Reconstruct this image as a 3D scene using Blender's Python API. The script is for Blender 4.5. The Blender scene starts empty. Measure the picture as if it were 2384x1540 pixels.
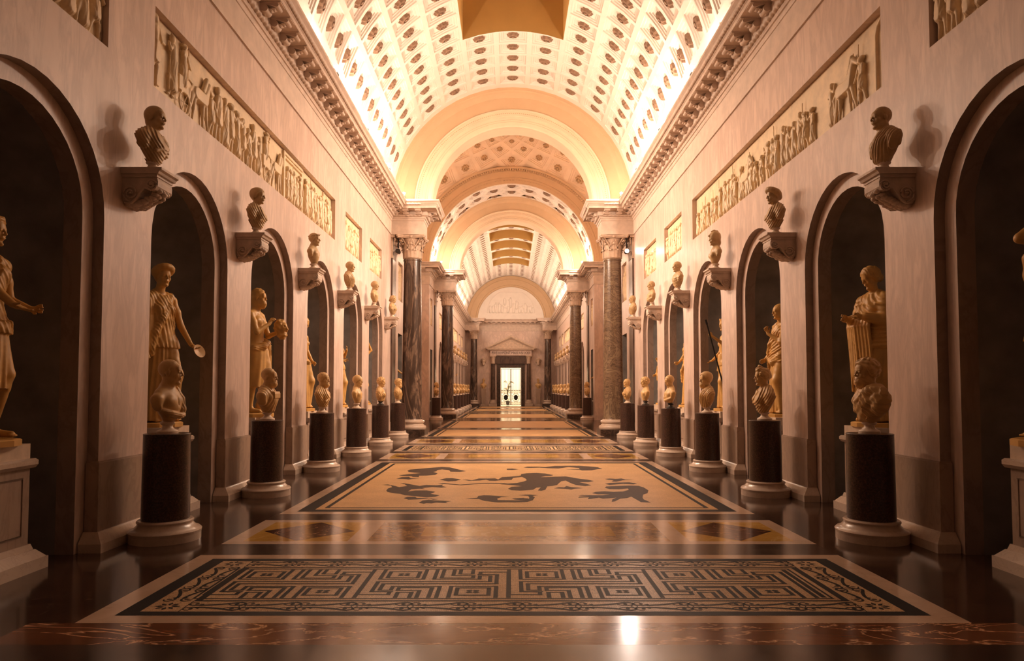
import bpy, math, random
import numpy as np
from mathutils import Vector, Matrix
PI = math.pi
random.seed(5)
scene = bpy.context.scene
COL = scene.collection
HW = 4.1            # half width of the gallery
# ------------------------------------------------------------------ materials
def new_mat(name):
    m = bpy.data.materials.new(name); m.use_nodes = True
    nt = m.node_tree; nt.nodes.clear()
    o = nt.nodes.new('ShaderNodeOutputMaterial'); b = nt.nodes.new('ShaderNodeBsdfPrincipled')
    nt.links.new(b.outputs[0], o.inputs[0])
    return m, nt, b
def rgb(c): return (c[0], c[1], c[2], 1)
def ramp(nt, fac, stops):
    r = nt.nodes.new('ShaderNodeValToRGB'); e = r.color_ramp.elements
    while len(e) < len(stops): e.new(0.5)
    for i, (p, c) in enumerate(stops):
        e[i].position = p; e[i].color = rgb(c)
    nt.links.new(fac, r.inputs[0]); return r
def coords(nt, scale=(1, 1, 1), rot=(0, 0, 0), kind='Object'):
    t = nt.nodes.new('ShaderNodeTexCoord'); mp = nt.nodes.new('ShaderNodeMapping')
    mp.inputs['Scale'].default_value = scale; mp.inputs['Rotation'].default_value = rot
    nt.links.new(t.outputs[kind], mp.inputs[0]); return mp.outputs[0]
def noise(nt, vec, scale, detail=4, rough=.55, dist=0.0):
    n = nt.nodes.new('ShaderNodeTexNoise'); n.inputs['Scale'].default_value = scale
    n.inputs['Detail'].default_value = detail; n.inputs['Roughness'].default_value = rough
    n.inputs['Distortion'].default_value = dist; nt.links.new(vec, n.inputs['Vector']); return n
def mix(nt, fac, a, b, mode='MIX'):
    n = nt.nodes.new('ShaderNodeMix'); n.data_type = 'RGBA'; n.blend_type = mode
    for s, v in ((n.inputs['Factor'], fac), (n.inputs['A'], a), (n.inputs['B'], b)):
        if hasattr(v, 'links') or hasattr(v, 'is_linked'): nt.links.new(v, s)
        else: s.default_value = v if not isinstance(v, tuple) else rgb(v)
    return n.outputs['Result']
def bump(nt, b, h, strength=.2, dist=.01):
    n = nt.nodes.new('ShaderNodeBump'); n.inputs['Strength'].default_value = strength
    n.inputs['Distance'].default_value = dist
    nt.links.new(h, n.inputs['Height']); nt.links.new(n.outputs[0], b.inputs['Normal'])
def fmat(name, c, rough=.5, var=.15, scale=6, bmp=0.0):
    """plain stone or metal with a little cloudy variation"""
    m, nt, b = new_mat(name)
    n = noise(nt, coords(nt), scale, 5)
    lo = tuple(x*(1-var) for x in c); hi = tuple(min(1, x*(1+var)) for x in c)
    r = ramp(nt, n.outputs['Fac'], [(.3, lo), (.7, hi)])
    nt.links.new(r.outputs[0], b.inputs['Base Color']); b.inputs['Roughness'].default_value = rough
    if bmp: bump(nt, b, n.outputs['Fac'], bmp)
    return m
def veined(name, base, vein, dark, scale=1.0, stretch=(1, 1, 1), rot=(0, 0, 0), rough=.4, vw=.06, amt=.6, dist=1.2):
    m, nt, b = new_mat(name)
    v = coords(nt, stretch, rot)
    n1 = noise(nt, v, 1.6*scale, 7, .6, dist)
    n2 = noise(nt, v, 3.1*scale, 8, .62, dist*.8)
    cloud = ramp(nt, n1.outputs['Fac'], [(.32, dark), (.62, base)])
    line = ramp(nt, n2.outputs['Fac'], [(.5-vw, (0, 0, 0)), (.5, (amt, amt, amt)), (.5+vw, (0, 0, 0))])
    c = mix(nt, line.outputs[0], cloud.outputs[0], vein)
    nt.links.new(c, b.inputs['Base Color']); b.inputs['Roughness'].default_value = rough
    return m
M = {}
M['wall'] = veined('wall_marble', (.74, .57, .48), (.44, .32, .27), (.60, .45, .37), .85, (1, 1.9, .42), (.5, 0, 0), .38, .10, .48, .7)
M['reveal'] = veined('reveal_marble_shaded', (.36, .27, .22), (.22, .16, .13), (.28, .205, .17), .8, (1, 1.3, .6), (.6, 0, 0), .4, .05, .6, 1.0)  # marble darkened: mostly the shade of the niche steps put into the colour
M['dado'] = veined('dado_marble', (.42, .30, .22), (.26, .18, .14), (.35, .245, .19), .8, (1, 1.6, .6), (.5, 0, 0), .35, .04, .5, .9)
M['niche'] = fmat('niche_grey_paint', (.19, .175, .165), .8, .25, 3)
M['plaster'] = fmat('vault_plaster', (.84, .77, .70), .75, .04, 2)
M['fascia'] = fmat('arch_plaster', (.62, .43, .26), .7, .05, 2)
M['archlight'] = fmat('archivolt_plaster', (.80, .64, .46), .7, .05, 2)
M['stone'] = fmat('cornice_stone', (.62, .49, .40), .55, .12, 5, .1)
M['rosette'] = fmat('rosette_brown', (.27, .17, .11), .6, .2, 12)  # browner than the vault plaster
M['domecoffer'] = fmat('dome_plaster', (.80, .60, .42), .75, .06, 2)
M['domeros'] = fmat('dome_rosette', (.50, .32, .17), .7, .15, 9)
M['shaft'] = fmat('skylight_shaft_ochre', (.54, .34, .11), .8, .06, 1.2)
M['socle'] = fmat('socle_marble', (.68, .53, .40), .35, .12, 9)
M['base'] = veined('pedestal_base_marble', (.60, .47, .37), (.42, .31, .24), (.52, .40, .32), 2.2, rough=.22, vw=.03, amt=.4)
M['console'] = fmat('console_stone', (.60, .47, .38), .55, .15, 9, .15)
M['black'] = fmat('black_metal', (.012, .012, .013), .4, .1, 8)
M['bronze'] = fmat('dark_bronze', (.03, .022, .016), .35, .2, 8)
M['capital'] = fmat('capital_stone', (.58, .43, .32), .55, .18, 8, .15)
M['letters'] = fmat('letter_brown', (.05, .03, .02), .6, .1, 8)
M['doorframe'] = veined('door_frame_marble', (.05, .03, .022), (.18, .11, .07), (.025, .016, .012), 1.5, rough=.3)
M['blacktess'] = fmat('black_tesserae', (.010, .008, .007), .5, .3, 40)
M['soft_black'] = fmat('grey_brown_tesserae', (.05, .028, .018), .5, .35, 30)
def marble_statue(name, c):
    m, nt, b = new_mat(name)
    v = coords(nt)
    n = noise(nt, v, 5, 6, .6); n2 = noise(nt, v, 40, 3, .5)
    r = ramp(nt, n.outputs['Fac'], [(.28, tuple(x*.72 for x in c)), (.68, c)])
    nt.links.new(r.outputs[0], b.inputs['Base Color']); b.inputs['Roughness'].default_value = .45
    bump(nt, b, n2.outputs['Fac'], .12, .004)
    return m
M['statue'] = marble_statue('statue_marble_warm', (.70, .39, .11))
M['bust'] = marble_statue('bust_marble', (.66, .41, .17))
M['bustup'] = marble_statue('bust_marble_upper', (.60, .40, .20))
M['relief'] = marble_statue('relief_plaster', (.92, .72, .46))
def granite():
    m, nt, b = new_mat('red_granite')
    v = coords(nt); n = noise(nt, v, 60, 3, .7); n2 = noise(nt, v, 5, 3)
    r = ramp(nt, n.outputs['Fac'], [(.38, (.022, .013, .011)), (.6, (.085, .042, .032)), (.72, (.15, .075, .055))])
    c = mix(nt, .25, r.outputs[0], n2.outputs['Color'], 'MULTIPLY')
    nt.links.new(c, b.inputs['Base Color']); b.inputs['Roughness'].default_value = .28
    return m
M['granite'] = granite()
def column_mat(name, stops, rot, stretch, scale, rough=.22, dist=2.2):
    m, nt, b = new_mat(name)
    v = coords(nt, stretch, rot)
    n = noise(nt, v, scale, 7, .6, dist)
    r = ramp(nt, n.outputs['Fac'], stops)
    nt.links.new(r.outputs[0], b.inputs['Base Color']); b.inputs['Roughness'].default_value = rough
    return m
M['col_dark'] = column_mat('dark_veined_marble', [(.34, (.035, .022, .017)), (.46, (.07, .045, .034)), (.53, (.22, .145, .10)), (.57, (.05, .03, .022)), (.7, (.13, .082, .055))], (.3, .25, 0), (1.0, 1.0, .22), 1.3)
M['col_light'] = column_mat('wavy_cipollino_marble', [(.34, (.09, .058, .036)), (.45, (.20, .13, .08)), (.5, (.10, .062, .04)), (.56, (.24, .165, .10)), (.66, (.13, .085, .052))], (.6, -.5, 0), (1, 1, 1.2), 1.0, .25, 3.2)
M['pil_dark'] = column_mat('pilaster_marble', [(.35, (.05, .03, .024)), (.55, (.12, .075, .055)), (.7, (.08, .05, .04))], (.2, 0, 0), (1, 1, .3), 2.0)
# floor stones ---------------------------------------------------------------
def floor_mat(name, dark, mid, vein, scale=1.0, rough=.13, vw=.012, amt=.8, stretch=(1, 1, 1), rot=(0, 0, .4)):
    m, nt, b = new_mat(name)
    v = coords(nt, stretch, rot, 'Object')
    n1 = noise(nt, v, 1.3*scale, 8, .65, .8)
    n2 = noise(nt, v, 1.0*scale, 6, .55, 1.4)
    n3 = noise(nt, v, 9*scale, 4, .6)
    c1 = ramp(nt, n1.outputs['Fac'], [(.33, dark), (.66, mid)])
    ln = ramp(nt, n2.outputs['Fac'], [(.5-vw, (0, 0, 0)), (.5, (amt, amt, amt)), (.5+vw, (0, 0, 0))])
    c = mix(nt, ln.outputs[0], c1.outputs[0], vein)
    nt.links.new(c, b.inputs['Base Color'])
    rr = nt.nodes.new('ShaderNodeMapRange'); rr.inputs['To Min'].default_value = rough*.75; rr.inputs['To Max'].default_value = rough*1.35
    nt.links.new(n3.outputs['Fac'], rr.inputs['Value']); nt.links.new(rr.outputs[0], b.inputs['Roughness'])
    b.inputs['Specular IOR Level'].default_value = .7
    return m
M['floor'] = floor_mat('brown_floor_marble', (.028, .016, .011), (.075, .040, .026), (.20, .12, .08), .9, .12, .008, .5, (1, 1.5, 1))
M['floor_red'] = floor_mat('red_veined_floor_marble', (.13, .048, .022), (.24, .095, .042), (.85, .52, .30), 1.1, .14, .012, 1.0, (.6, 2.2, 1), (0, 0, .15))
M['floor_grey'] = floor_mat('grey_brown_floor_slabs', (.03, .018, .013), (.075, .043, .030), (.14, .085, .06), .8, .18, .006, .4)
M['giallo'] = floor_mat('yellow_floor_marble', (.42, .22, .045), (.62, .36, .09), (.75, .5, .2), 1.2, .11, .02, .5)
M['africano'] = floor_mat('dark_red_lozenge_marble', (.05, .02, .014), (.13, .05, .028), (.6, .33, .17), 2.2, .12, .010, .8)
M['breccia'] = floor_mat('mottled_brown_floor_marble', (.13, .06, .024), (.46, .25, .085), (.65, .4, .18), 2.6, .12, .03, .5)
M['cream'] = floor_mat('pale_floor_marble', (.52, .36, .25), (.66, .47, .34), (.42, .28, .2), 1.0, .15, .008, .4)
for k_ in ('blacktess', 'soft_black'): M[k_].node_tree.nodes['Principled BSDF'].inputs['Specular IOR Level'].default_value = .12
def tess(name, lo, hi, gap):
    m, nt, b = new_mat(name)
    v = coords(nt)
    vo = nt.nodes.new('ShaderNodeTexVoronoi'); vo.inputs['Scale'].default_value = 75; vo.inputs['Randomness'].default_value = .55
    nt.links.new(v, vo.inputs['Vector'])
    vd = nt.nodes.new('ShaderNodeTexVoronoi'); vd.feature = 'DISTANCE_TO_EDGE'; vd.inputs['Scale'].default_value = 75; vd.inputs['Randomness'].default_value = .55
    nt.links.new(v, vd.inputs['Vector'])
    n = noise(nt, v, 2.2, 4)
    sep = nt.nodes.new('ShaderNodeSeparateColor'); nt.links.new(vo.outputs['Color'], sep.inputs[0])
    c = ramp(nt, sep.outputs[0], [(0, lo), (1, hi)])
    cl = ramp(nt, n.outputs['Fac'], [(.3, (.78, .74, .70)), (.7, (1, 1, 1))])
    c2 = mix(nt, 1.0, c.outputs[0], cl.outputs[0], 'MULTIPLY')
    g = ramp(nt, vd.outputs['Distance'], [(0.02, (1, 1, 1)), (.09, (0, 0, 0))])
    c3 = mix(nt, g.outputs[0], c2, gap)
    nt.links.new(c3, b.inputs['Base Color']); b.inputs['Roughness'].default_value = .36; b.inputs['Specular IOR Level'].default_value = .2
    bump(nt, b, vd.outputs['Distance'], .15, .003)
    return m
M['tess'] = tess('cream_tesserae', (.58, .38, .20), (.82, .56, .32), (.18, .11, .06))
M['tess2'] = tess('golden_tesserae', (.62, .37, .15), (.80, .50, .23), (.46, .27, .11))
def emis(name, c, s):
    m = bpy.data.materials.new(name); m.use_nodes = True; nt = m.node_tree; nt.nodes.clear()
    o = nt.nodes.new('ShaderNodeOutputMaterial'); e = nt.nodes.new('ShaderNodeEmission')
    e.inputs[0].default_value = rgb(c); e.inputs[1].default_value = s; nt.links.new(e.outputs[0], o.inputs[0]); return m
M['bulb'] = emis('lamp_glow', (1, .86, .78), 60)
M['bulb2'] = emis('spot_glow', (1, .80, .72), 70)
# ------------------------------------------------------------------ mesh tools
class MB:
    def __init__(s): s.v = []; s.f = []; s.m = []
    def add(s, vs, fs, mi=0):
        o = len(s.v); s.v += [tuple(p) for p in vs]; s.f += [tuple(i+o for i in f) for f in fs]; s.m += [mi]*len(fs); return s
    def box(s, a, b, mi=0):
        x0, y0, z0 = a; x1, y1, z1 = b
        return s.add([(x0, y0, z0), (x1, y0, z0), (x1, y1, z0), (x0, y1, z0), (x0, y0, z1), (x1, y0, z1), (x1, y1, z1), (x0, y1, z1)],
                     [(0, 3, 2, 1), (4, 5, 6, 7), (0, 1, 5, 4), (1, 2, 6, 5), (2, 3, 7, 6), (3, 0, 4, 7)], mi)
    def lathe(s, prof, n=32, c=(0, 0, 0), mi=0, caps=True):
        o = len(s.v)
        for r, z in prof:
            for i in range(n):
                a = 2*PI*i/n; s.v.append((c[0]+r*math.cos(a), c[1]+r*math.sin(a), c[2]+z))
        for j in range(len(prof)-1):
            for i in range(n):
                k = (i+1) % n
                s.f.append((o+j*n+i, o+j*n+k, o+(j+1)*n+k, o+(j+1)*n+i)); s.m.append(mi)
        if caps:
            s.f.append(tuple(o+i for i in reversed(range(n)))); s.m.append(mi)
            e = o+(len(prof)-1)*n; s.f.append(tuple(e+i for i in range(n))); s.m.append(mi)
        return s
    def prism(s, poly, axis, a, b, mi=0):
        """extrude a 2D polygon along an axis ('x': poly is (y,z); 'y': (x,z); 'z': (x,y))"""
        def P(p, t): return {'x': (t, p[0], p[1]), 'y': (p[0], t, p[1]), 'z': (p[0], p[1], t)}[axis]
        n = len(poly); vs = [P(p, a) for p in poly]+[P(p, b) for p in poly]
        fs = [tuple(range(n)), tuple(reversed(range(n, 2*n)))]+[(i, i+n, (i+1) % n+n, (i+1) % n) for i in range(n)]
        return s.add(vs, fs, mi)
    def tube(s, pts, r, n=8, mi=0, caps=True):
        o = len(s.v); pts = [Vector(p) for p in pts]; L = len(pts)
        rr = r if isinstance(r, (list, tuple)) else [r]*L
        up = Vector((0, 0, 1))
        for i, p in enumerate(pts):
            t = (pts[min(i+1, L-1)]-pts[max(i-1, 0)]).normalized()
            a = t.cross(up)
            if a.length < .01: a = t.cross(Vector((1, 0, 0)))
            a.normalize(); b = t.cross(a)
            for k in range(n):
                q = p+(a*math.cos(2*PI*k/n)+b*math.sin(2*PI*k/n))*rr[i]; s.v.append(tuple(q))
        for j in range(L-1):
            for k in range(n):
                l = (k+1) % n; s.f.append((o+j*n+k, o+j*n+l, o+(j+1)*n+l, o+(j+1)*n+k)); s.m.append(mi)
        if caps:
            s.f.append(tuple(o+i for i in reversed(range(n)))); s.m.append(mi)
            s.f.append(tuple(o+(L-1)*n+i for i in range(n))); s.m.append(mi)
        return s
    def mirror_x(s):
        s.v = [(-x, y, z) for x, y, z in s.v]; s.f = [tuple(reversed(f)) for f in s.f]; return s
    def mesh(s, name, mats, smooth=False):
        me = bpy.data.meshes.new(name); me.from_pydata(s.v, [], s.f)
        for m in (mats if isinstance(mats, (list, tuple)) else [mats]): me.materials.append(m)
        if len(me.materials) > 1: me.polygons.foreach_set('material_index', s.m)
        if smooth:
            me.polygons.foreach_set('use_smooth', [True]*len(s.f))
            if smooth != 'all': me.set_sharp_from_angle(angle=math.radians(38))
        me.update(); return me
def link(name, me, parent=None, loc=(0, 0, 0), rot=(0, 0, 0), sc=None):
    o = bpy.data.objects.new(name, me); COL.objects.link(o)
    if parent: o.parent = parent
    o.location = loc; o.rotation_euler = rot
    if sc: o.scale = sc if isinstance(sc, tuple) else (sc, sc, sc)
    return o
def tag(o, label, cat, group=None):
    o['label'] = label; o['category'] = cat
    if group: o['group'] = group
    return o
def thing(name, label, cat, loc=(0, 0, 0), rz=0, group=None):
    o = bpy.data.objects.new(name, None); COL.objects.link(o); o.location = loc; o.rotation_euler = (0, 0, rz)
    o.empty_display_size = .1
    return tag(o, label, cat, group)
def structure(name, me, parent=None):
    o = link(name, me, parent)
    if not parent: o['kind'] = 'structure'
    return o
def copy_thing(root, loc, rz, label, group=None, sc=None):
    r = root.copy(); COL.objects.link(r); r.location = loc; r.rotation_euler = (0, 0, rz); r['label'] = label
    if group: r['group'] = group
    if sc: r.scale = (sc, sc, sc)
    for c in root.children:
        d = c.copy(); COL.objects.link(d); d.parent = r
        for g in c.children:
            e = g.copy(); COL.objects.link(e); e.parent = d
    return r
# ------------------------------------------------------------------ sculpting field (signed distance grid)
class Field:
    def __init__(s, lo, hi, h):
        s.lo = np.array(lo, np.float32); s.h = h
        s.n = np.ceil((np.array(hi)-np.array(lo))/h).astype(int)+1
        s.V = np.full(tuple(s.n), .3, np.float32)
        s.ax = [(s.lo[i]+h*np.arange(s.n[i])).astype(np.float32) for i in range(3)]
    def reg(s, lo, hi):
        sl = []
        for i in range(3):
            a = int(max(0, math.floor((lo[i]-s.lo[i])/s.h))); b = int(min(s.n[i], math.ceil((hi[i]-s.lo[i])/s.h)+1))
            if b <= a: return None, None
            sl.append(slice(a, b))
        X = s.ax[0][sl[0]][:, None, None]; Y = s.ax[1][sl[1]][None, :, None]; Z = s.ax[2][sl[2]][None, None, :]
        return tuple(sl), (X, Y, Z)
    def _smin(s, a, d, k):
        if k <= 0: return np.minimum(a, d)
        hh = np.clip(.5+.5*(a-d)/k, 0, 1); return a*(1-hh)+d*hh-k*hh*(1-hh)
    def put(s, sl, d, k): s.V[sl] = s._smin(s.V[sl], d, k)
    def ell(s, c, r, R=None, k=.02, cut=False, wob=None):
        m = .055+k; rm = max(r)
        if R is None: lo = [c[i]-r[i]-m for i in range(3)]; hi = [c[i]+r[i]+m for i in range(3)]
        else: lo = [c[i]-rm-m for i in range(3)]; hi = [c[i]+rm+m for i in range(3)]
        sl, P = s.reg(lo, hi)
        if sl is None: return
        x, y, z = P[0]-c[0], P[1]-c[1], P[2]-c[2]
        if R is not None:
            x, y, z = (x*R[0][0]+y*R[1][0]+z*R[2][0], x*R[0][1]+y*R[1][1]+z*R[2][1], x*R[0][2]+y*R[1][2]+z*R[2][2])
        k0 = np.sqrt((x/r[0])**2+(y/r[1])**2+(z/r[2])**2)+1e-6
        k1 = np.sqrt((x/r[0]**2)**2+(y/r[1]**2)**2+(z/r[2]**2)**2)+1e-6
        d = k0*(k0-1)/k1
        if wob is not None: d = d+wob(*P)
        if cut: s.V[sl] = -s._smin(-s.V[sl], d, k)
        else: s.put(sl, d, k)
    def cone(s, a, b, ra, rb, k=.02, cut=False, wob=None):
        m = .055+k; R = max(ra, rb)
        sl, P = s.reg([min(a[i], b[i])-R-m for i in range(3)], [max(a[i], b[i])+R+m for i in range(3)])
        if sl is None: return
        ba = [b[i]-a[i] for i in range(3)]; L = sum(q*q for q in ba)+1e-9
        pa = [P[i]-a[i] for i in range(3)]
        t = np.clip((pa[0]*ba[0]+pa[1]*ba[1]+pa[2]*ba[2])/L, 0, 1)
        d = np.sqrt((pa[0]-ba[0]*t)**2+(pa[1]-ba[1]*t)**2+(pa[2]-ba[2]*t)**2)-(ra+(rb-ra)*t)
        if wob is not None: d = d+wob(*P)
        if cut: s.V[sl] = -s._smin(-s.V[sl], d, k)
        else: s.put(sl, d, k)
    def chain(s, pts, rs, k=.015, wob=None):
        for i in range(len(pts)-1):
            s.cone(pts[i], pts[i+1], rs[i] if isinstance(rs, (list, tuple)) else rs, rs[i+1] if isinstance(rs, (list, tuple)) else rs, k, wob=wob)
    def box(s, lo, hi, k=.004):
        sl, P = s.reg([q-.05 for q in lo], [q+.05 for q in hi])
        if sl is None: return
        d = None
        for i in range(3):
            q = np.abs(P[i]-(lo[i]+hi[i])/2)-(hi[i]-lo[i])/2; d = q if d is None else np.maximum(d, q)
        s.put(sl, np.broadcast_to(d, s.V[sl].shape), k)
    def clip(s, fn, k=.01):
        sl, P = s.reg([-9]*3, [99]*3)
        s.V = -s._smin(-s.V, -fn(*P), k) if k > 0 else np.maximum(s.V, fn(*P))
    def cloth(s, lo, hi, off, folds, mask, k=.004):
        sl, P = s.reg(lo, hi)
        if sl is None: return
        d = s.V[sl]-off-folds(*P)
        d = np.maximum(d, mask(*P)*.8)
        s.put(sl, d, k)
    def mesh(s, name, mat, smooth_it=1):
        V = s.V; V[0] = .1; V[-1] = .1; V[:, 0] = .1; V[:, -1] = .1; V[:, :, 0] = .1; V[:, :, -1] = .1
        ins = V < 0
        nx, ny, nz = V.shape
        cnt = np.zeros((nx-1, ny-1, nz-1), np.float32); acc = np.zeros((nx-1, ny-1, nz-1, 3), np.float32)
        quads = []
        for ax in range(3):
            a = [slice(None)]*3; b = [slice(None)]*3; a[ax] = slice(0, -1); b[ax] = slice(1, None)
            A = V[tuple(a)]; B = V[tuple(b)]
            idx = np.argwhere((A < 0) != (B < 0))
            if len(idx) == 0: continue
            va = A[tuple(idx.T)]; vb = B[tuple(idx.T)]
            t = va/(va-vb)
            p = idx.astype(np.float32); p[:, ax] += t
            u, w = (ax+1) % 3, (ax+2) % 3
            cells = []
            for du, dw in ((0, 0), (-1, 0), (-1, -1), (0, -1)):
                c = idx.copy(); c[:, u] += du; c[:, w] += dw
                np.add.at(cnt, tuple(c.T), 1)
                np.add.at(acc, tuple(c.T), p)
                cells.append(c)
            q = np.stack([c[:, 0]*((ny-1)*(nz-1))+c[:, 1]*(nz-1)+c[:, 2] for c in cells], 1)
            flip = va > 0
            q[flip] = q[flip][:, ::-1]
            quads.append(q)
        Q = np.concatenate(quads); c = cnt.ravel(); used = np.where(c > 0)[0]
        mp = np.zeros(len(c), np.int32); mp[used] = np.arange(len(used))
        pos = acc.reshape(-1, 3)[used]/c[used][:, None]
        Q = mp[Q]
        # light smoothing
        for _ in range(smooth_it):
            e0 = Q.ravel(); e1 = np.roll(Q, -1, 1).ravel()
            sm = np.zeros_like(pos); ct = np.zeros(len(pos), np.float32)
            np.add.at(sm, e0, pos[e1]); np.add.at(sm, e1, pos[e0]); np.add.at(ct, e0, 1); np.add.at(ct, e1, 1)
            pos = pos*.55+.45*sm/np.maximum(ct, 1)[:, None]
        pos = pos*s.h+s.lo
        me = bpy.data.meshes.new(name)
        me.vertices.add(len(pos)); me.vertices.foreach_set('co', pos.astype(np.float32).ravel())
        me.loops.add(len(Q)*4); me.loops.foreach_set('vertex_index', Q.ravel().astype(np.int32))
        me.polygons.add(len(Q)); me.polygons.foreach_set('loop_start', np.arange(len(Q), dtype=np.int32)*4)
        me.polygons.foreach_set('use_smooth', np.ones(len(Q), bool))
        me.materials.append(mat); me.update(calc_edges=True); me.validate(); return me
# ------------------------------------------------------------------ sculpted figures (face towards +x, z up)
def ridge(t): return 1-2*np.abs(t-np.floor(t)-.5)      # 0..1 triangle
def fold(t):
    r = ridge(t); a = .5+.5*np.sin(t*2.1+1.3)*np.sin(t*.83); return r*r*(3-2*r)*(.45+.75*a)
def head(F, c, s=1.0, yaw=0., pitch=0., hair='short', beard=0, female=False):
    """c: centre of the head, s=1 -> head 0.25 m high"""
    cy, sy, cp, sp = math.cos(yaw), math.sin(yaw), math.cos(pitch), math.sin(pitch)
    Rz = np.array([[cy, -sy, 0], [sy, cy, 0], [0, 0, 1]]); Ry = np.array([[cp, 0, sp], [0, 1, 0], [-sp, 0, cp]])
    R = Rz @ Ry; C = np.array(c)
    T = lambda *p: tuple(C+s*(R @ np.array(p)))
    E = lambda p, r, k=.015, cut=False, wob=None, rr=None: F.ell(T(*p), tuple(s*q for q in r), R if rr is None else R @ rr, k*s, cut, wob)
    K = lambda a, b, ra, rb, k=.01, cut=False, wob=None: F.cone(T(*a), T(*b), ra*s, rb*s, k*s, cut, wob)
    fw = .93 if female else 1.0
    E((-.015, 0, .040), (.095, .073, .086))
    E((.022, 0, -.030), (.066, .055*fw, .082), .02)
    K((.028, -.030*fw, -.082), (.028, .030*fw, -.082), .024, .024, .02)      # jaw
    E((.068, 0, -.102), (.022, .024, .018), .015)                        # chin
    E((.074, 0, .045), (.018, .045, .03), .02)                             # forehead
    K((.083, -.036, .024), (.083, .036, .024), .009, .009, .012)           # brow
    for q in (-1, 1):
        E((.102, q*.031, .007), (.014, .019, .010), .010, True)            # eye socket
        E((.082, q*.030, .006), (.0125, .015, .0095), .003)                # eyeball
        K((.089, q*.019, .013), (.084, q*.043, .010), .0035, .003, .004)    # lid
        E((.062, q*.042, -.022), (.020, .017, .022), .02)                  # cheek
    K((.088, 0, .022), (.110, 0, -.022), .0075, .0110, .009)               # nose
    E((.100, .011, -.027), (.009, .007, .007), .004); E((.100, -.011, -.027), (.009, .007, .007), .004)
    E((.083, 0, -.052), (.015, .025, .014), .012)                          # muzzle
    K((.096, -.016, -.051), (.096, .016, -.051), .0040, .0040, .004)
    K((.092, -.014, -.062), (.092, .014, -.062), .0048, .0048, .004)
    K((.103, -.020, -.0560), (.103, .020, -.0560), .0022, .0022, .003, True)
    E((.096, 0, -.079), (.010, .020, .006), .008, True)
    if hair not in ('turban', 'helmet', 'wavy', 'updo'):
        for q in (-1, 1):
            E((-.006, q*.074, -.004), (.020, .009, .033), .005, rr=np.array([[.97, 0, .26], [0, 1, 0], [-.26, 0, .97]]))
            E((.002, q*.084, .000), (.010, .007, .017), .004, True)
            E((-.002, q*.080, .004), (.005, .005, .010), .003)
    def loc(X, Y, Z):
        x, y, z = (X-C[0])/s, (Y-C[1])/s, (Z-C[2])/s
        return (x*R[0, 0]+y*R[1, 0]+z*R[2, 0], x*R[0, 1]+y*R[1, 1]+z*R[2, 1], x*R[0, 2]+y*R[1, 2]+z*R[2, 2])
    def curls(fr, amp):
        def w(X, Y, Z):
            x, y, z = loc(X, Y, Z)
            return -amp*s*np.sin(fr*x+1.7*np.sin(fr*.45*z))*np.sin(fr*y+1.3*np.sin(fr*.5*x))*np.cos(fr*z+1.1*np.sin(fr*.4*y))
        return w
    def cap(thick, wob, line=.012, nx=-.75, extra=None, cc=(-.018, 0, .040), rr=(.097, .076, .089)):
        sl, P = F.reg([C[i]-.22*s for i in range(3)], [C[i]+.22*s for i in range(3)])
        x, y, z = loc(*P); x, y, z = x-cc[0], y-cc[1], z-cc[2]
        r = [q+thick for q in rr]
        k0 = np.sqrt((x/r[0])**2+(y/r[1])**2+(z/r[2])**2)+1e-6; k1 = np.sqrt((x/r[0]**2)**2+(y/r[1]**2)**2+(z/r[2]**2)**2)+1e-6
        d = k0*(k0-1)/k1*s+(wob(*P) if wob else 0)
        x, y, z = x+cc[0], y+cc[1], z+cc[2]
        m = line-(nx*x+.66*z)
        if extra is not None: m = np.maximum(m, extra(x, y, z))
        d = np.maximum(d, m*s); F.put(sl, d, .006*s)
    if hair == 'bald': cap(.003, curls(160, .0016), .022, -.95)
    elif hair == 'short': cap(.008, curls(120, .0045), .008)
    elif hair == 'fringe': cap(.011, lambda X, Y, Z: -.003*s*fold(loc(X, Y, Z)[1]*45+0*X), -.022, -.62)
    elif hair == 'capped': cap(.012, curls(60, .001), -.003, -.80); E((-.065, 0, -.035), (.045, .058, .06), .02)
    elif hair == 'long':
        cap(.014, curls(70, .007), .015); E((-.06, .03, -.07), (.05, .045, .07), .02, wob=curls(70, .008)); E((-.06, -.03, -.07), (.05, .045, .07), .02, wob=curls(70, .008))
    elif hair == 'curly':
        cap(.026, curls(75, .013), -.004)
    elif hair == 'updo':
        cap(.013, curls(90, .006), -.012, -.7); E((.045, 0, .105), (.045, .062, .045), .01, wob=curls(85, .012))
        E((.03, 0, .15), (.03, .035, .025), .01, wob=curls(85, .01)); E((-.10, 0, .02), (.035, .04, .04), .01, wob=curls(80, .006))
        for q in (-1, 1): E((.03, q*.066, .045), (.035, .022, .05), .01, wob=curls(85, .011))
    elif hair == 'wavy':
        def wv(X, Y, Z):
            x, y, z = loc(X, Y, Z); return -.012*s*fold(np.sqrt(y*y+(z-.0)**2*.25)*40+.5*np.sin(x*55))
        cap(.016, wv, -.014, -.72); E((-.105, 0, -.02), (.045, .045, .045), .015, wob=wv)
    elif hair == 'turban':
        cap(.014, curls(50, .002), .0, -.7)
        n = 14
        pts = [T(.0+.084*math.cos(a), .086*math.sin(a), .062+.042*math.cos(a)+.012) for a in [2*PI*i/n for i in range(n+1)]]
        F.chain(pts, [s*.038]*(n+1), .012*s); E((-.09, 0, .0), (.05, .05, .055), .02)
    elif hair == 'roundcap':
        cap(.022, curls(45, .001), .004, -.72); E((-.06, 0, .06), (.075, .085, .08), .02)
    elif hair == 'laurel':
        cap(.010, curls(110, .005), .004)
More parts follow.
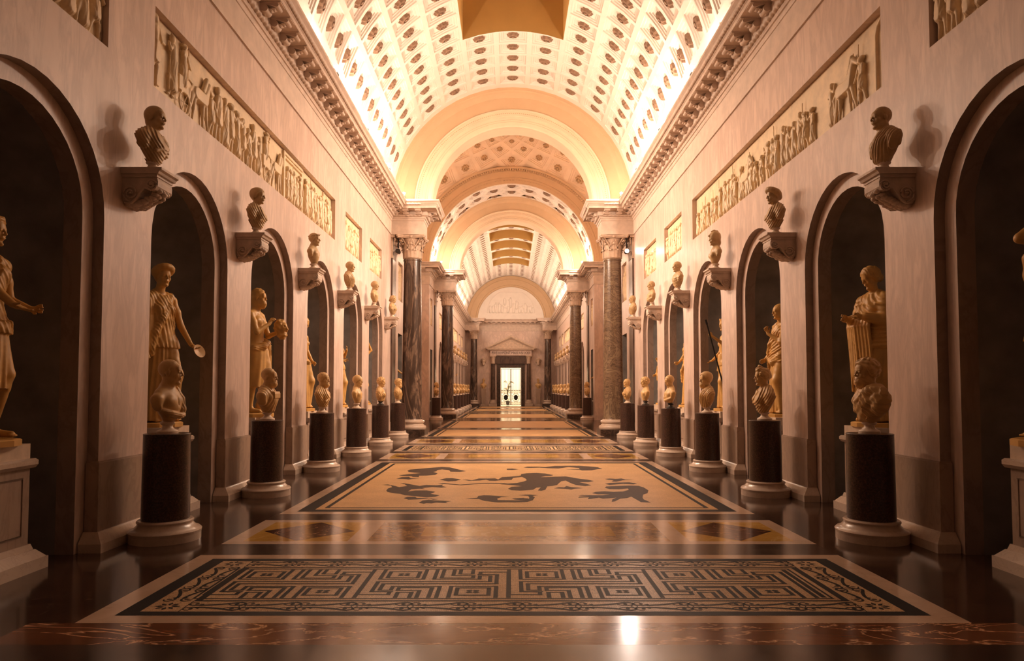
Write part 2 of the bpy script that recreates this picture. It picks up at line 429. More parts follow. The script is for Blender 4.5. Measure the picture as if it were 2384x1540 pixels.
        for i in range(18):
            a = 2*PI*i/18; b = a+.25
            K((-.012+.100*math.cos(a), .086*math.sin(a), .066+.02*math.cos(a)), (-.012+.122*math.cos(b), .100*math.sin(b), .092+.02*math.cos(b)), .010, .005, .004)
    elif hair == 'diadem':
        cap(.014, curls(70, .004), -.012, -.7); E((-.10, 0, .0), (.04, .04, .04), .01)
        for i in range(-6, 7):
            a = i*.2
            K((-.005+.088*math.cos(a), .084*math.sin(a), .085), (.0+.098*math.cos(a), .090*math.sin(a), .128), .009, .006, .008)
    elif hair == 'helmet':
        cap(.022, None, -.03, -.5); E((-.02, 0, .085), (.115, .095, .095), .02)
        K((.06, -.05, .075), (.06, .05, .075), .02, .02, .02); K((.085, 0, .085), (.125, 0, .075), .03, .012, .02)
        F.chain([T(.06, 0, .17), T(0, 0, .195), T(-.07, 0, .18), T(-.12, 0, .12), T(-.13, 0, .04)], [s*.012]*5, .02*s)
        E((-.09, 0, -.05), (.05, .055, .08), .02)
    elif hair == 'basket':
        cap(.015, curls(70, .006), -.006, -.72); K((0, 0, .13), (0, 0, .20), .06, .075, .01); K((0, 0, .215), (0, 0, .222), .10, .105, .01)
    if beard:
        E((.055, 0, -.088), (.050+.008*beard, .056, .045+.02*beard), .012, wob=curls(105, .006*min(beard, 1.3)))
        K((.094, -.026, -.046), (.094, .026, -.046), .006, .006, .006)
        K((.108, -.016, -.0575), (.108, .016, -.0575), .003, .003, .003, True)
    return T
def bust(name, mat, hair, beard=0, dress='toga', yaw=0., pitch=0., female=False, h=.0062, seed=0, mirror=False):
    if mirror: yaw = -yaw
    rnd = random.Random(seed)
    F = Field((-.17, -.30, .08), (.19, .30, .86), h)
    sw = .185 if female else .205
    F.ell((.0, 0, .33), (.108, .18*sw/.205, .17), k=.03)
    for q in (-1, 1):
        F.cone((-.015, q*.11, .41), (-.01, q*sw, .355), .06, .062, .03)
        F.cone((-.01, q*sw, .355), (.0, q*(sw+.015), .28), .058, .05, .02)
        F.cone((-.03, q*.02, .475), (-.02, q*.14, .42), .055, .042, .03)
        if female: F.ell((.085, q*.072, .30), (.05, .056, .056), k=.02)
        else: F.ell((.062, q*.075, .335), (.055, .082, .062), k=.025)
    F.cone((.02, 0, .26), (.02, 0, .17), .10, .075, .04)
    if dress in ('bare_strap', 'herm'):
        F.cone((.112, 0, .40), (.105, 0, .25), .003, .004, .02, True)
        for q in (-1, 1): F.cone((.045, q*.02, .435), (.03, q*.13, .425), .010, .008, .015)
    bw = .27
    F.clip(lambda x, y, z: (np.sqrt((x/.26)**2+(y/bw)**2+((z-.42)/.30)**2)-1)*.24, .012)
    k0 = rnd.random()*5
    low = lambda z, a: a-z
    ex_round = lambda x, y, z: .098-np.sqrt((x-.03)**2+y**2+(z-.50)**2)
    if dress == 'toga':          # folds sweep from the left shoulder down
        F.cloth((-.2, -.3, .1), (.2, .3, .52), .012, lambda x, y, z: .015*fold((x*1.0+z*.55+y*.22)*30+k0*.1+.35*np.sin(9*z+6*y)), ex_round)
        F.chain([(.0, .17, .43), (.075, .09, .37), (.12, -.02, .27), (.10, -.12, .22)], [.020, .024, .024, .018], .01, wob=lambda x, y, z: -.004*fold((y+z)*40+0*x))
        F.chain([(-.01, .12, .455), (.06, .06, .41), (.10, -.03, .345), (.06, -.13, .33)], [.014, .018, .018, .014], .01)
    elif dress == 'tunic':
        F.cloth((-.2, -.3, .1), (.2, .3, .52), .012, lambda x, y, z: .013*fold((x*.9+z*.5+np.abs(y)*.5)*32+.5*np.sin(14*y)+k0*.1), lambda x, y, z: np.maximum(ex_round(x, y, z), .028*(x > 0)-np.abs(y)+(z-.40)*.9*(x > 0)-.03*(z < .3)))
        F.chain([(-.03, .085, .485), (.05, .075, .43), (.105, .01, .34)], .014, .01); F.chain([(-.03, -.085, .485), (.05, -.075, .43), (.105, .0, .34)], .014, .01)
    elif dress == 'bare_strap':
        F.chain([(-.06, .10, .45), (.02, .125, .455), (.085, .115, .36), (.105, .10, .25), (.09, .09, .19)], [.03, .032, .030, .032, .03], .012, wob=lambda x, y, z: -.008*fold(y*42+.3*np.sin(20*z)+0*x))
        F.chain([(.03, -.17, .25), (.09, -.10, .21), (.12, 0, .185), (.11, .10, .19)], [.022, .028, .03, .028], .012, wob=lambda x, y, z: -.007*fold(z*48+y*10+0*x))
    elif dress == 'band':
        F.cloth((-.2, -.3, .1), (.2, .3, .52), .012, lambda x, y, z: .012*fold(y*22*(1.2-z)+.35*np.sin(12*z)+k0*.1), lambda x, y, z: np.maximum(ex_round(x, y, z), -1+0*y))
        F.box((.07, -.11, .325), (.148, .13, .40), .008); F.box((.07, -.11, .385), (.142, .125, .425), .008)
    elif dress == 'cuirass':
        F.cloth((-.2, -.3, .1), (.2, .3, .52), .010, lambda x, y, z: .006*np.sin(60*y)*np.sin(60*z)+0*x, lambda x, y, z: ex_round(x, y, z))
        F.chain([(-.02, -.21, .42), (.06, -.14, .44), (.10, -.06, .40), (.12, .02, .33), (.10, .05, .23)], [.035, .03, .026, .024, .02], .012, wob=lambda x, y, z: -.008*fold((y-z)*34+0*x))
        F.chain([(-.05, .10, .47), (.04, .10, .455), (.10, .09, .38)], [.025, .022, .018], .01)
        F.cloth((-.2, -.3, .1), (.2, -.05, .52), .02, lambda x, y, z: .014*fold((y*.8-z*.5)*24), lambda x, y, z: y+.09+0*x+0*z)
        F.ell((.125, 0, .31), (.012, .024, .022)); F.ell((.12, .06, .24), (.012, .02, .018))
    elif dress == 'shoulder':
        F.cloth((-.2, -.3, .1), (.2, .3, .52), .014, lambda x, y, z: .014*fold((y*.9+z*.45+x*.5)*26+.3*np.sin(16*z)+k0*.1), lambda x, y, z: np.maximum(ex_round(x, y, z), (y-(-.02+(.40-z)*.55))*1.0*(1)))
        F.chain([(-.04, -.10, .475), (.05, -.10, .445), (.11, -.03, .36), (.115, .05, .27), (.09, .10, .2)], [.022, .022, .022, .02, .016], .01, wob=lambda x, y, z: -.004*fold((y+z)*50+0*x))
    head(F, (.026, 0, .632), 1.09 if not female else 1.05, yaw, pitch, hair, beard, female)
    F.cone((-.022, 0, .42), (.004, 0, .56), .074 if not female else .060, .062 if not female else .053, .03)
    me = F.mesh(name, mat)
    if mirror:
        q = np.empty(len(me.vertices)*3, np.float32); me.vertices.foreach_get('co', q); q[1::3] *= -1; me.vertices.foreach_set('co', q); me.flip_normals(); me.update()
    return me
def hand(F, w, d, s=1.0, curl=.4, spread=(0, 0, 1), k=.006):
    """w wrist, d direction, spread: vector across the palm; five fingers"""
    w = np.array(w, float); d = np.array(d, float); d /= np.linalg.norm(d)
    u = np.array(spread, float); u -= d*(u @ d); u /= np.linalg.norm(u); n = np.cross(d, u)
    p = lambda a, b, c: tuple(w+s*(a*d+b*u+c*n))
    F.cone(p(-.01, 0, 0), p(.035, .0, 0), .021*s, .024*s, .01); F.cone(p(.05, -.022, 0), p(.07, .022, 0), .016*s, .016*s, .012)
    for i, L in enumerate((.068, .082, .078, .06)):
        b = -.030+.020*i; c1 = .35*curl; c2 = curl
        a0 = p(.075, b, 0); a1 = p(.075+L*.5*math.cos(c1), b*1.1, L*.5*math.sin(c1)); a2 = p(.075+L*(.5*math.cos(c1)+.5*math.cos(c1+c2)), b*1.1, L*(.5*math.sin(c1)+.5*math.sin(c1+c2)))
        F.cone(a0, a1, .0100*s, .0092*s, k*.5); F.cone(a1, a2, .0092*s, .0078*s, k*.5)
    F.cone(p(.02, -.022, .0), p(.05, -.045, .018), .012*s, .011*s, k); F.cone(p(.05, -.045, .018), p(.078, -.046, .034), .0105*s, .0085*s, k)
def arm(F, sh, el, wr, hd, spread=(0, 0, 1), curl=.4, r=1.0, hs=1.05):
    F.cone(sh, el, .056*r, .043*r, .02); F.cone(el, wr, .044*r, .028*r, .012)
    m = [sh[i]*.55+el[i]*.45 for i in range(3)]; F.ell(m, (.055*r, .055*r, .06*r), k=.03)
    hand(F, wr, hd, hs, curl, spread)
def statue(name, mat, kind, h=.0105):
    lo, hi = (-.36, -.46, -.02), (.42, .46, 2.12)
    if kind == 'dish': hi = (.80, .50, 2.12); lo = (-.36, -.55, -.02)
    if kind in ('spear', 'pointing'): hi = (.85, .55, 2.12)
    if kind in ('raised', 'elbow'): hi = (.5, .6, 2.45); lo = (-.36, -.62, -.02)
    F = Field(lo, hi, h)
    female = kind in ('dish', 'basket', 'spear', 'veil', 'nymph', 'drape')
    nude = kind in ('raised', 'elbow', 'pointing')
    sw = .175 if female else .205
    # trunk
    F.ell((.0, 0, 1.42), (.115, .155 if female else .178, .20), k=.04)
    F.cone((.0, 0, 1.32), (.01, 0, 1.12), .115, .112, .05)
    F.ell((.0, 0, 1.03), (.125, .168, .14), k=.05)
    for q in (-1, 1):
        F.cone((-.02, q*.03, 1.62), (-.01, q*(sw-.01), 1.555), .055, .062, .03)
        if female: F.ell((.088, q*.072, 1.42), (.055, .06, .058), k=.025)
        else: F.ell((.065, q*.08, 1.46), (.055, .085, .065), k=.03)
    if not female:
        F.cone((.115, 0, 1.5), (.115, 0, 1.12), .004, .004, .03, True)
    # legs
    legs = [((0, -.095, 1.0), (.015, -.10, .56), (-.03, -.105, .12)), ((.01, .095, 1.0), (.13, .12, .58), (-.01, .15, .12))]
    for hp, kn, an in legs:
        F.cone(hp, kn, .098, .060, .03); F.cone(kn, an, .060, .038, .02)
        F.ell((an[0]*.35+kn[0]*.65-.025, kn[1], .42), (.058, .052, .12), k=.03)
        F.cone((an[0]-.03, an[1], .06), (an[0]+.16, an[1]*1.12, .045), .040, .030, .02); F.cone((an[0], an[1], .13), (an[0]+.03, an[1], .06), .038, .04, .02)
        for t in range(5): F.cone((an[0]+.17, an[1]*1.12-.034+.017*t, .04), (an[0]+.205-.008*abs(t-1), an[1]*1.15-.036+.018*t, .034), .011, .010, .005)
    def skirt(top, rx0, ry0, rx1, ry1, n=18, amp=.022, zb=.03, knee=True, ph=0., slope=0.):
        sl, P = F.reg((-.34, -.4, zb-.03), (.40, .4, top+.12)); x, y, z = P
        t = np.clip((top-z)/(top-zb), 0, 1)
        rx = rx0+(rx1-rx0)*t; ry = ry0+(ry1-ry0)*t
        ang = np.arctan2(y/ry, x/rx)
        rr = np.sqrt((x/rx)**2+(y/ry)**2)
        f = amp*(.25+.75*t)*(fold(ang*n/(2*PI)+.25*np.sin(5*z+ph)+.3*np.sin(2*ang+ph))-.4)
        d = (rr-1)*np.minimum(rx, ry)-f
        d = np.maximum(d, z-top-slope*y); d = np.maximum(d, zb-z)
        F.put(sl, d*.75, .03)
        if knee: F.cone((.05, .10, .98), (.165, .12, .60), .10, .075, .05, wob=lambda x, y, z: -.004*fold(z*9+y*4+0*x)); F.cone((.165, .12, .60), (.10, .16, .15), .075, .06, .06)
    tors = lambda fr, dx, dz, amp=.013: (lambda x, y, z: amp*fold((y*dx+z*dz)*fr+.35*np.sin(9*z+7*y)))
    neckhole = lambda x, y, z: .10-np.sqrt((x-.04)**2+y**2+(z-1.70)**2)
    LO, HI = (-.3, -.4, .95), (.3, .4, 1.72)
    A = lambda *a, **k: arm(F, *a, **k)
    hair, beard, yaw, pit = 'short', 0, 0, 0
    if kind == 'dish':
        skirt(1.33, .118, .150, .205, .23, 20, .028)
        F.cloth(LO, HI, .012, tors(20, 1.0, .25), neckhole)
        F.chain([(.02, .15, 1.62), (.10, .05, 1.47), (.13, -.06, 1.30), (.11, -.15, 1.12), (.09, -.19, .85)], [.03, .035, .04, .04, .03], .015, wob=lambda x, y, z: -.012*fold((y+z*.6)*26+0*x))
        F.cone((.0, -.19, 1.5), (.02, -.22, .95), .075, .10, .03, wob=lambda x, y, z: -.012*fold(y*24+x*20+.3*np.sin(8*z)))
        A((.0, .19, 1.55), (.09, .25, 1.23), (.27, .25, .99), (1, .05, -.5), spread=(0, 1, .2), curl=.5)
        A((.0, -.20, 1.5), (.0, -.27, 1.16), (.10, -.29, .93), (.3, 0, -1), spread=(0, 1, 0), curl=.25)
        hair, yaw = 'turban', -.25
    elif kind == 'mask':          # bearded old man, cloak at the hips, left arm carries a mask
        skirt(1.02, .165, .195, .17, .19, 10, .012, zb=.42)
        F.chain([(-.1, -.17, 1.02), (.06, -.17, 1.03), (.15, -.05, 1.06), (.15, .10, 1.12), (.03, .20, 1.16), (-.1, .17, 1.14)], [.04, .045, .05, .045, .05, .045], .02, wob=lambda x, y, z: -.012*fold(z*30+y*8+0*x))
        F.cone((.10, .22, 1.1), (.10, .23, .45), .05, .06, .02, wob=lambda x, y, z: -.014*fold(x*28+y*20+0*z))
        A((.0, -.20, 1.55), (.12, -.24, 1.27), (.24, -.05, 1.42), (.3, .5, .8), spread=(1, 0, 0), curl=.8)
        A((.0, .20, 1.55), (.10, .25, 1.24), (.30, .16, 1.30), (.5, -.3, .6), spread=(1, 0, .2), curl=.8)
        hair, beard, pit = 'long', 1.4, .05
    elif kind == 'nymph':
        skirt(.98, .15, .185, .19, .20, 12, .02); hair, pit = 'wavy', .25
        F.chain([(-.1, -.17, 1.0), (.1, -.14, 1.0), (.14, .05, 1.0), (.05, .19, 1.03)], [.035]*4, .02, wob=lambda x, y, z: -.01*fold(z*30+y*8+0*x))
        A((.0, -.18, 1.55), (.03, -.25, 1.28), (.16, -.18, 1.06), (.5, .4, -.6), curl=.5); A((.0, .18, 1.55), (-.02, .27, 1.28), (.12, .24, 1.05), (.6, 0, -.6), curl=.5)
    elif kind == 'basket':
        skirt(1.33, .118, .150, .20, .21, 22, .026); F.cloth(LO, HI, .012, tors(20, 1, .1), neckhole)
        F.chain([(.05, -.16, 1.24), (.12, 0, 1.20), (.05, .16, 1.24)], [.03, .03, .03], .02, wob=lambda x, y, z: -.01*fold(y*26+0*x+0*z))
        A((.0, .18, 1.55), (.08, .24, 1.27), (.22, .12, 1.42), (.3, -.3, .9), curl=.6); A((.0, -.18, 1.55), (.08, -.24, 1.25), (.24, -.10, 1.16), (.6, .5, .1), curl=.8)
        hair = 'basket'
    elif kind == 'raised':
        A((.0, .20, 1.57), (.13, .33, 1.72), (.10, .20, 1.98), (0, -.3, 1), spread=(1, 0, 0), curl=.6)
        A((.0, -.20, 1.55), (.06, -.27, 1.25), (.20, -.22, 1.05), (.7, .1, -.3), curl=.7); hair = 'curly'
        F.cone((-.1, .22, .02), (-.07, .17, .95), .085, .06, .03)
    elif kind == 'elbow':
        A((.0, .20, 1.57), (.38, .20, 1.64), (.13, .13, 1.84), (-.6, -.2, .5), curl=.6, spread=(1, 0, 0))
        A((.0, -.20, 1.55), (-.06, -.27, 1.24), (-.04, -.29, .98), (0, 0, -1), curl=.4, spread=(1, 0, 0)); hair = 'curly'
        F.cone((-.1, -.22, .02), (-.07, -.17, .95), .085, .06, .03)
    elif kind == 'pointing':
        skirt(1.02, .16, .19, .185, .2, 14, .028, zb=.45, knee=False)
        F.cloth((-.3, -.4, .95), (.3, .4, 1.75), .014, tors(22, .8, .5), lambda x, y, z: -y*.8+(z-1.45)*.5+0*x)
        A((.0, -.20, 1.57), (.20, -.26, 1.36), (.45, -.28, 1.16), (1, 0, -.45), spread=(0, 1, 0), curl=.3, r=1.1, hs=1.2)
        A((.0, .20, 1.55), (.02, .27, 1.26), (.22, .26, 1.18), (.9, 0, 0), curl=.7); hair, yaw = 'curly', .1
        F.cone((-.12, .12, .02), (-.09, .12, .95), .085, .06, .03)
    elif kind == 'veil':          # draped woman looking down, cloth falling from the forearm
        skirt(1.33, .125, .165, .21, .23, 20, .032); skirt(1.46, .135, .195, .20, .265, 13, .040, zb=.16, knee=False, ph=.7)
        F.cloth(LO, HI, .018, lambda x, y, z: .018*fold(np.sqrt((y-.26)**2+(z-1.75)**2)*17+.3*np.sin(8*z+5*x)), lambda x, y, z: .085-np.sqrt((x-.04)**2+y**2+(z-1.71)**2))
        F.chain([(-.03, -.09, 1.66), (.06, -.07, 1.58), (.10, .02, 1.50)], [.03, .03, .03], .02)
        F.cone((.0, -.19, 1.54), (.04, -.24, 1.27), .085, .085, .03, wob=lambda x, y, z: -.012*fold((z+x)*16+0*y))
        F.cone((.04, -.23, 1.27), (.26, -.12, 1.31), .08, .055, .03, wob=lambda x, y, z: -.012*fold(x*22+0*z+0*y))
        hand(F, (.28, -.11, 1.32), (1, .25, .1), 1.05, .8, (0, .3, 1))
        F.cone((.0, .19, 1.54), (.05, .23, 1.28), .08, .08, .03); F.cone((.05, .23, 1.28), (.26, .14, 1.33), .075, .055, .03); hand(F, (.27, .13, 1.34), (1, -.3, 0), 1.05, .8)
        for i in range(9):
            yy = -.20+.042*i; xx = .27-.006*abs(i-4)*2
            F.chain([(xx-.03, yy, 1.31), (xx, yy, 1.22), (xx-.03, yy*1.02, .95), (xx-.05, yy*1.0, .40+.09*(i % 3))], [.022, .022, .022, .016], .009)
        F.cone((.15, -.18, 1.25), (.14, -.12, .65), .07, .07, .04, wob=lambda x, y, z: -.012*fold(y*24+x*16+0*z))
        hair, pit, yaw = 'wavy', .32, -.1
    elif kind == 'toga':
        skirt(1.33, .130, .170, .205, .23, 16, .032); skirt(1.30, .145, .185, .20, .24, 11, .036, zb=.45, knee=False, ph=1.4)
        F.cloth(LO, HI, .018, lambda x, y, z: .016*fold(np.sqrt((y+.26)**2+(z-1.78)**2)*18+.3*np.sin(8*z+5*x)), neckhole)
        F.chain([(.08, .07, 1.55), (.14, .0, 1.42), (.17, -.10, 1.26), (.15, -.20, 1.10), (.12, -.24, .80)], [.03, .035, .038, .035, .03], .015, wob=lambda x, y, z: -.012*fold((y-z)*22+0*x))
        F.chain([(-.1, .2, 1.3), (.12, .16, 1.05), (.18, 0, .92), (.12, -.2, .98)], [.05, .045, .045, .045], .03, wob=lambda x, y, z: -.012*fold((z+y*.4)*26+0*x))
        A((.0, .20, 1.55), (.13, .23, 1.28), (.28, .05, 1.44), (.2, -.3, .8), spread=(1, 0, 0), curl=1.1)
        F.cone((.0, .20, 1.55), (.12, .235, 1.29), .075, .07, .02, wob=lambda x, y, z: -.012*fold(z*16+0*x+0*y))
        A((.0, -.20, 1.55), (.0, -.27, 1.24), (.16, -.27, 1.02), (.6, 0, -.5), curl=.7); hair = 'fringe'
    elif kind == 'spear':
        skirt(1.16, .15, .175, .20, .215, 22, .026)
        F.cloth(LO, HI, .014, tors(20, 1, .15), neckhole)
        skirt(1.16, .165, .19, .19, .205, 18, .03, zb=.82, knee=False, ph=1.)
        F.chain([(-.1, -.16, 1.17), (.11, 0, 1.15), (-.1, .16, 1.17)], [.018]*3, .01)
        A((.0, .18, 1.56), (.14, .29, 1.36), (.42, .30, 1.55), (.4, 0, .4), spread=(0, .2, 1), curl=1.5)
        A((.0, -.18, 1.55), (.03, -.25, 1.25), (.22, -.20, 1.08), (.8, .1, -.5), spread=(0, 1, .3), curl=.3); hair, yaw = 'diadem', .2
    elif kind == 'drape':
        skirt(1.33, .122, .155, .20, .22, 20, .028)
        F.cloth(LO, HI, .016, lambda x, y, z: .016*fold(np.sqrt((y+.22)**2+(z-1.72)**2)*19+.3*np.sin(8*z)+0*x), neckhole)
        F.chain([(-.12, .2, 1.2), (.10, .16, 1.1), (.17, 0, 1.0), (.12, -.18, .88), (.08, -.24, .6)], [.05, .05, .045, .045, .03], .02, wob=lambda x, y, z: -.014*fold((z+y*.5)*24+0*x))
        A((.0, .18, 1.55), (.03, .25, 1.26), (.24, .24, 1.20), (.9, 0, .1), curl=.8); A((.0, -.18, 1.55), (.03, -.24, 1.26), (.22, -.16, 1.1), (.8, .2, -.2), curl=.7); hair = 'diadem'
    head(F, (.045, 0, 1.835), 1.10, yaw, pit, hair, beard, female)
    F.cone((-.015, 0, 1.60), (.02, 0, 1.76), .072 if not female else .060, .062 if not female else .053, .03)
    return F.mesh(name, mat)
# ------------------------------------------------------------------ the building
BAY0, BAY, RO = 8.66, 2.97, 1.04       # centre of a niche, bay length, radius of the outer arch
SPR = 3.24                             # springing height of the niches
ZV = 7.75                              # springing of the vault
YN0, YN1 = -1.6, 22.95                 # near gallery
YF0, YF1 = 37.1, 62.0                  # far gallery
ZT = 7.80
near_c = [BAY0+BAY*k for k in range(-3, 5)]
far_c = [39.76+BAY*k for k in range(0, 7)]
near_p = [7.17+BAY*k for k in range(-3, 6)]
far_p = [38.27+BAY*k for k in range(0, 8)]
near_panels = [(1.62, 3.82), (4.58, 6.72), (7.60, 15.62), (16.62, 18.48), (19.55, 21.35)]
far_panels = [(38.9, 40.6), (41.9, 43.6), (44.8, 52.8), (53.8, 55.6), (56.7, 58.5)]
PZ0, PZ1 = 4.97, 5.90
NS = 20
def niche_wall(y0, y1, centres, panels):
    """plane x = -4.1 facing +x, with arched openings, recessed band, reveal and curved interior"""
    w = MB(); X = -HW
    pts = [(-1, 0)]
    arc = [(math.cos(PI-PI*i/NS), math.sin(PI-PI*i/NS)) for i in range(NS+1)]
    def strip(ya, za0, za1, yb, zb0, zb1): w.add([(X, ya, za0), (X, yb, zb0), (X, yb, zb1), (X, ya, za1)], [(0, 1, 2, 3)], 0)
    cur = y0
    for c in centres:
        strip(cur, 0, PZ0, c-RO, 0, PZ0)
        for (a, b), (a2, b2) in zip(arc[:-1], arc[1:]): strip(c+RO*a, SPR+RO*b, PZ0, c+RO*a2, SPR+RO*b2, PZ0)
        cur = c+RO
    strip(cur, 0, PZ0, y1, 0, PZ0)
    cur = y0
    for a, b in panels: strip(cur, PZ0, PZ1, a, PZ0, PZ1); cur = b
    strip(cur, PZ0, PZ1, y1, PZ0, PZ1); strip(y0, PZ1, ZT, y1, PZ1, ZT)
    for a, b in panels:      # recess sides
        d = X-.11
        w.add([(X, a, PZ0), (X, b, PZ0), (X, b, PZ1), (X, a, PZ1), (d, a, PZ0), (d, b, PZ0), (d, b, PZ1), (d, a, PZ1)],
              [(0, 4, 5, 1), (2, 6, 7, 3), (1, 5, 6, 2), (0, 3, 7, 4), (4, 7, 6, 5)], 0)
    ri = RO-.17; d1, d2 = X-.11, X-.29
    for c in centres:
        def outline(r): return [(c-r, 0)]+[(c+r*a, SPR+r*b) for a, b in arc]+[(c+r, 0)]
        o, i = outline(RO), outline(ri); i[0] = (c-ri, 0); n = len(o)
        def ring(A, xa, B, xb, mi):
            vs = [(xa, y, z) for y, z in A]+[(xb, y, z) for y, z in B]
            w.add(vs, [(k, k+n, k+n+1, k+1) for k in range(n-1)], mi)
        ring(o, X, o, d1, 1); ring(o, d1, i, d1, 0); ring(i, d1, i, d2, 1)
        # curved interior: half drum plus quarter dome
        rn = ri+.0; S = 12; dep = .80
        prof = [(rn*1.0*a, b) for a, b in []]
        vs = []; rows = 0
        hs = [0, .8, 1.6, 2.4, SPR]
        for z in hs:
            for k in range(S+1):
                t = PI*k/S; vs.append((d2-dep*math.sin(t), c-rn*math.cos(t), z))
        for j in range(1, 9):
            e = PI/2*j/8; 
            for k in range(S+1):
                t = PI*k/S; vs.append((d2-dep*math.sin(t)*math.cos(e), c-rn*math.cos(t)*math.cos(e), SPR+rn*math.sin(e)))
        R = len(hs)+8; q = S+1
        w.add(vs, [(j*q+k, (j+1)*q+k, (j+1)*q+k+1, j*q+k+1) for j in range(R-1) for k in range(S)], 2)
    return w
def dado_parts(w_obj, piers, x=-HW, flip=1, mats=None, half=BAY/2-RO):
    made = {}
    for p in piers:
        d = MB(); pr, hy = .028, half+.028
        d.box((x-.10, -hy, .17), (x+pr, hy, .845)); d.box((x-.10, -hy+.02, .845), (x+pr*.5, hy-.02, .86))
        if flip < 0: d.mirror_x()
        q = MB()
        prof = [(-.10, 0), (.12, 0), (.12, .085), (.11, .10), (.075, .145), (.055, .17), (.045, .185), (-.10, .185)]
        # plinth: profile swept round three sides of the pier
        path = [(-.1, -half), (0, -half), (0, half), (-.1, half)]
        n = len(prof)
        for i, (px, py) in enumerate(path):
            for a, b in prof:
                a = max(a, 0)
                if i == 0: v = (x+px, py-a, b)
                elif i == 1: v = (x+px+a, py-a, b)
                elif i == 2: v = (x+px+a, py+a, b)
                else: v = (x+px, py+a, b)
                q.v.append(v)
        for i in range(3):
            for j in range(n):
                k = (j+1) % n; q.f.append((i*n+j, i*n+k, (i+1)*n+k, (i+1)*n+j)); q.m.append(0)
        if flip < 0: q.mirror_x()
        if not made: made['d'] = d.mesh('dado', M['dado']); made['q'] = q.mesh('plinth', M['base'])
        link('dado', made['d'], w_obj, (0, p, 0)); link('plinth', made['q'], w_obj, (0, p, 0))
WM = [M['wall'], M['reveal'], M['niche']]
walls = {}
for side, name in ((1, 'left'), (-1, 'right')):
    w = niche_wall(YN0, YN1, near_c[0:], near_panels)
    # pilaster zone, rectangular niche and pier up to the crossing
    X = -HW; R0, R1, RH = 24.55, 25.55, 3.55
    for a, b, z0, z1 in ((22.95, R0, 0, ZT), (R1, 26.3, 0, ZT), (R0, R1, RH, 4.75), (R0, R1, 6.15, ZT)):
        w.add([(X, a, z0), (X, b, z0), (X, b, z1), (X, a, z1)], [(0, 1, 2, 3)])
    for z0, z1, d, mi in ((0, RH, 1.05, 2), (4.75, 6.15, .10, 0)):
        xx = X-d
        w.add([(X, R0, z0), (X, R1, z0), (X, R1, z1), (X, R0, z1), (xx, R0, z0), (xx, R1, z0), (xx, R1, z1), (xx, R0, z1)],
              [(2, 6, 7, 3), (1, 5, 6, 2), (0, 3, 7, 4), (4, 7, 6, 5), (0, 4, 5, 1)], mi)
    # crossing: pier ends and the outer walls
    w.add([(X, 26.3, 0), (-6.15, 26.3, 0), (-6.15, 26.3, ZT+.1), (X, 26.3, ZT+.1)], [(0, 1, 2, 3)])
    w.add([(-6.15, 26.3, 0), (-6.15, 34.0, 0), (-6.15, 34.0, ZT+.1), (-6.15, 26.3, ZT+.1)], [(0, 1, 2, 3)])
    w.add([(-6.15, 34.0, 0), (X, 34.0, 0), (X, 34.0, ZT+.1), (-6.15, 34.0, ZT+.1)], [(0, 1, 2, 3)])
    R0, R1 = 34.55, 35.45
    for a, b, z0, z1 in ((34.0, R0, 0, ZT), (R1, YF0, 0, ZT), (R0, R1, RH, 4.75), (R0, R1, 6.15, ZT)):
        w.add([(X, a, z0), (X, b, z0), (X, b, z1), (X, a, z1)], [(0, 1, 2, 3)])
    for z0, z1, d, mi in ((0, RH, 1.05, 2), (4.75, 6.15, .10, 0)):
        xx = X-d
        w.add([(X, R0, z0), (X, R1, z0), (X, R1, z1), (X, R0, z1), (xx, R0, z0), (xx, R1, z0), (xx, R1, z1), (xx, R0, z1)],
              [(2, 6, 7, 3), (1, 5, 6, 2), (0, 3, 7, 4), (4, 7, 6, 5), (0, 4, 5, 1)], mi)
    wf = niche_wall(YF0, YF1, far_c, far_panels)
    w.add(wf.v, wf.f, 0); w.m[-len(wf.f):] = wf.m
    if side < 0: w.mirror_x()
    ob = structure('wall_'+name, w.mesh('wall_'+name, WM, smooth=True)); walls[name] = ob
    dado_parts(ob, near_p[1:], flip=side); dado_parts(ob, far_p, flip=side)
# arch sweep along a half circle in the xz plane (profile in (radius, y))
def arc_sweep(mb, prof, zc=ZV, n=64, mi=0, closed=False):
    o = len(mb.v); m = len(prof)
    for i in range(n+1):
        a = PI*i/n
        for r, y in prof: mb.v.append((r*math.cos(a), y, zc+r*math.sin(a)))
    for i in range(n):
        for j in range(m if closed else m-1):
            k = (j+1) % m; mb.f.append((o+i*m+j, o+i*m+k, o+(i+1)*m+k, o+(i+1)*m+j)); mb.m.append(mi)
# coffers ---------------------------------------------------------------------
def rosette(mb, P, cu, cv, ru, rv, d0, d1, mi, petals=8):
    """P(u, v, depth) -> point; flower between depth d0 (ground) and d1 (tip)"""
    n = petals*2; o = len(mb.v)
    rings = ((1.0, d0, 1), (.86, d0+(d1-d0)*.75, 1), (.55, d0+(d1-d0)*.95, 1), (.36, d0+(d1-d0)*.45, 0), (.22, d1, 0))
    for rr, dd, pet in rings:
        for i in range(n):
            a = 2*PI*i/n; k = rr*(1-.22*pet*(i % 2)); mb.v.append(P(cu+ru*k*math.cos(a), cv+rv*k*math.sin(a), dd))
    mb.v.append(P(cu, cv, d1)); c = len(mb.v)-1
    for j in range(len(rings)-1):
        for i in range(n):
            k = (i+1) % n; mb.f.append((o+j*n+i, o+j*n+k, o+(j+1)*n+k, o+(j+1)*n+i)); mb.m.append(mi)
    e = o+(len(rings)-1)*n
    for i in range(n): mb.f.append((e+i, e+(i+1) % n, c)); mb.m.append(mi)
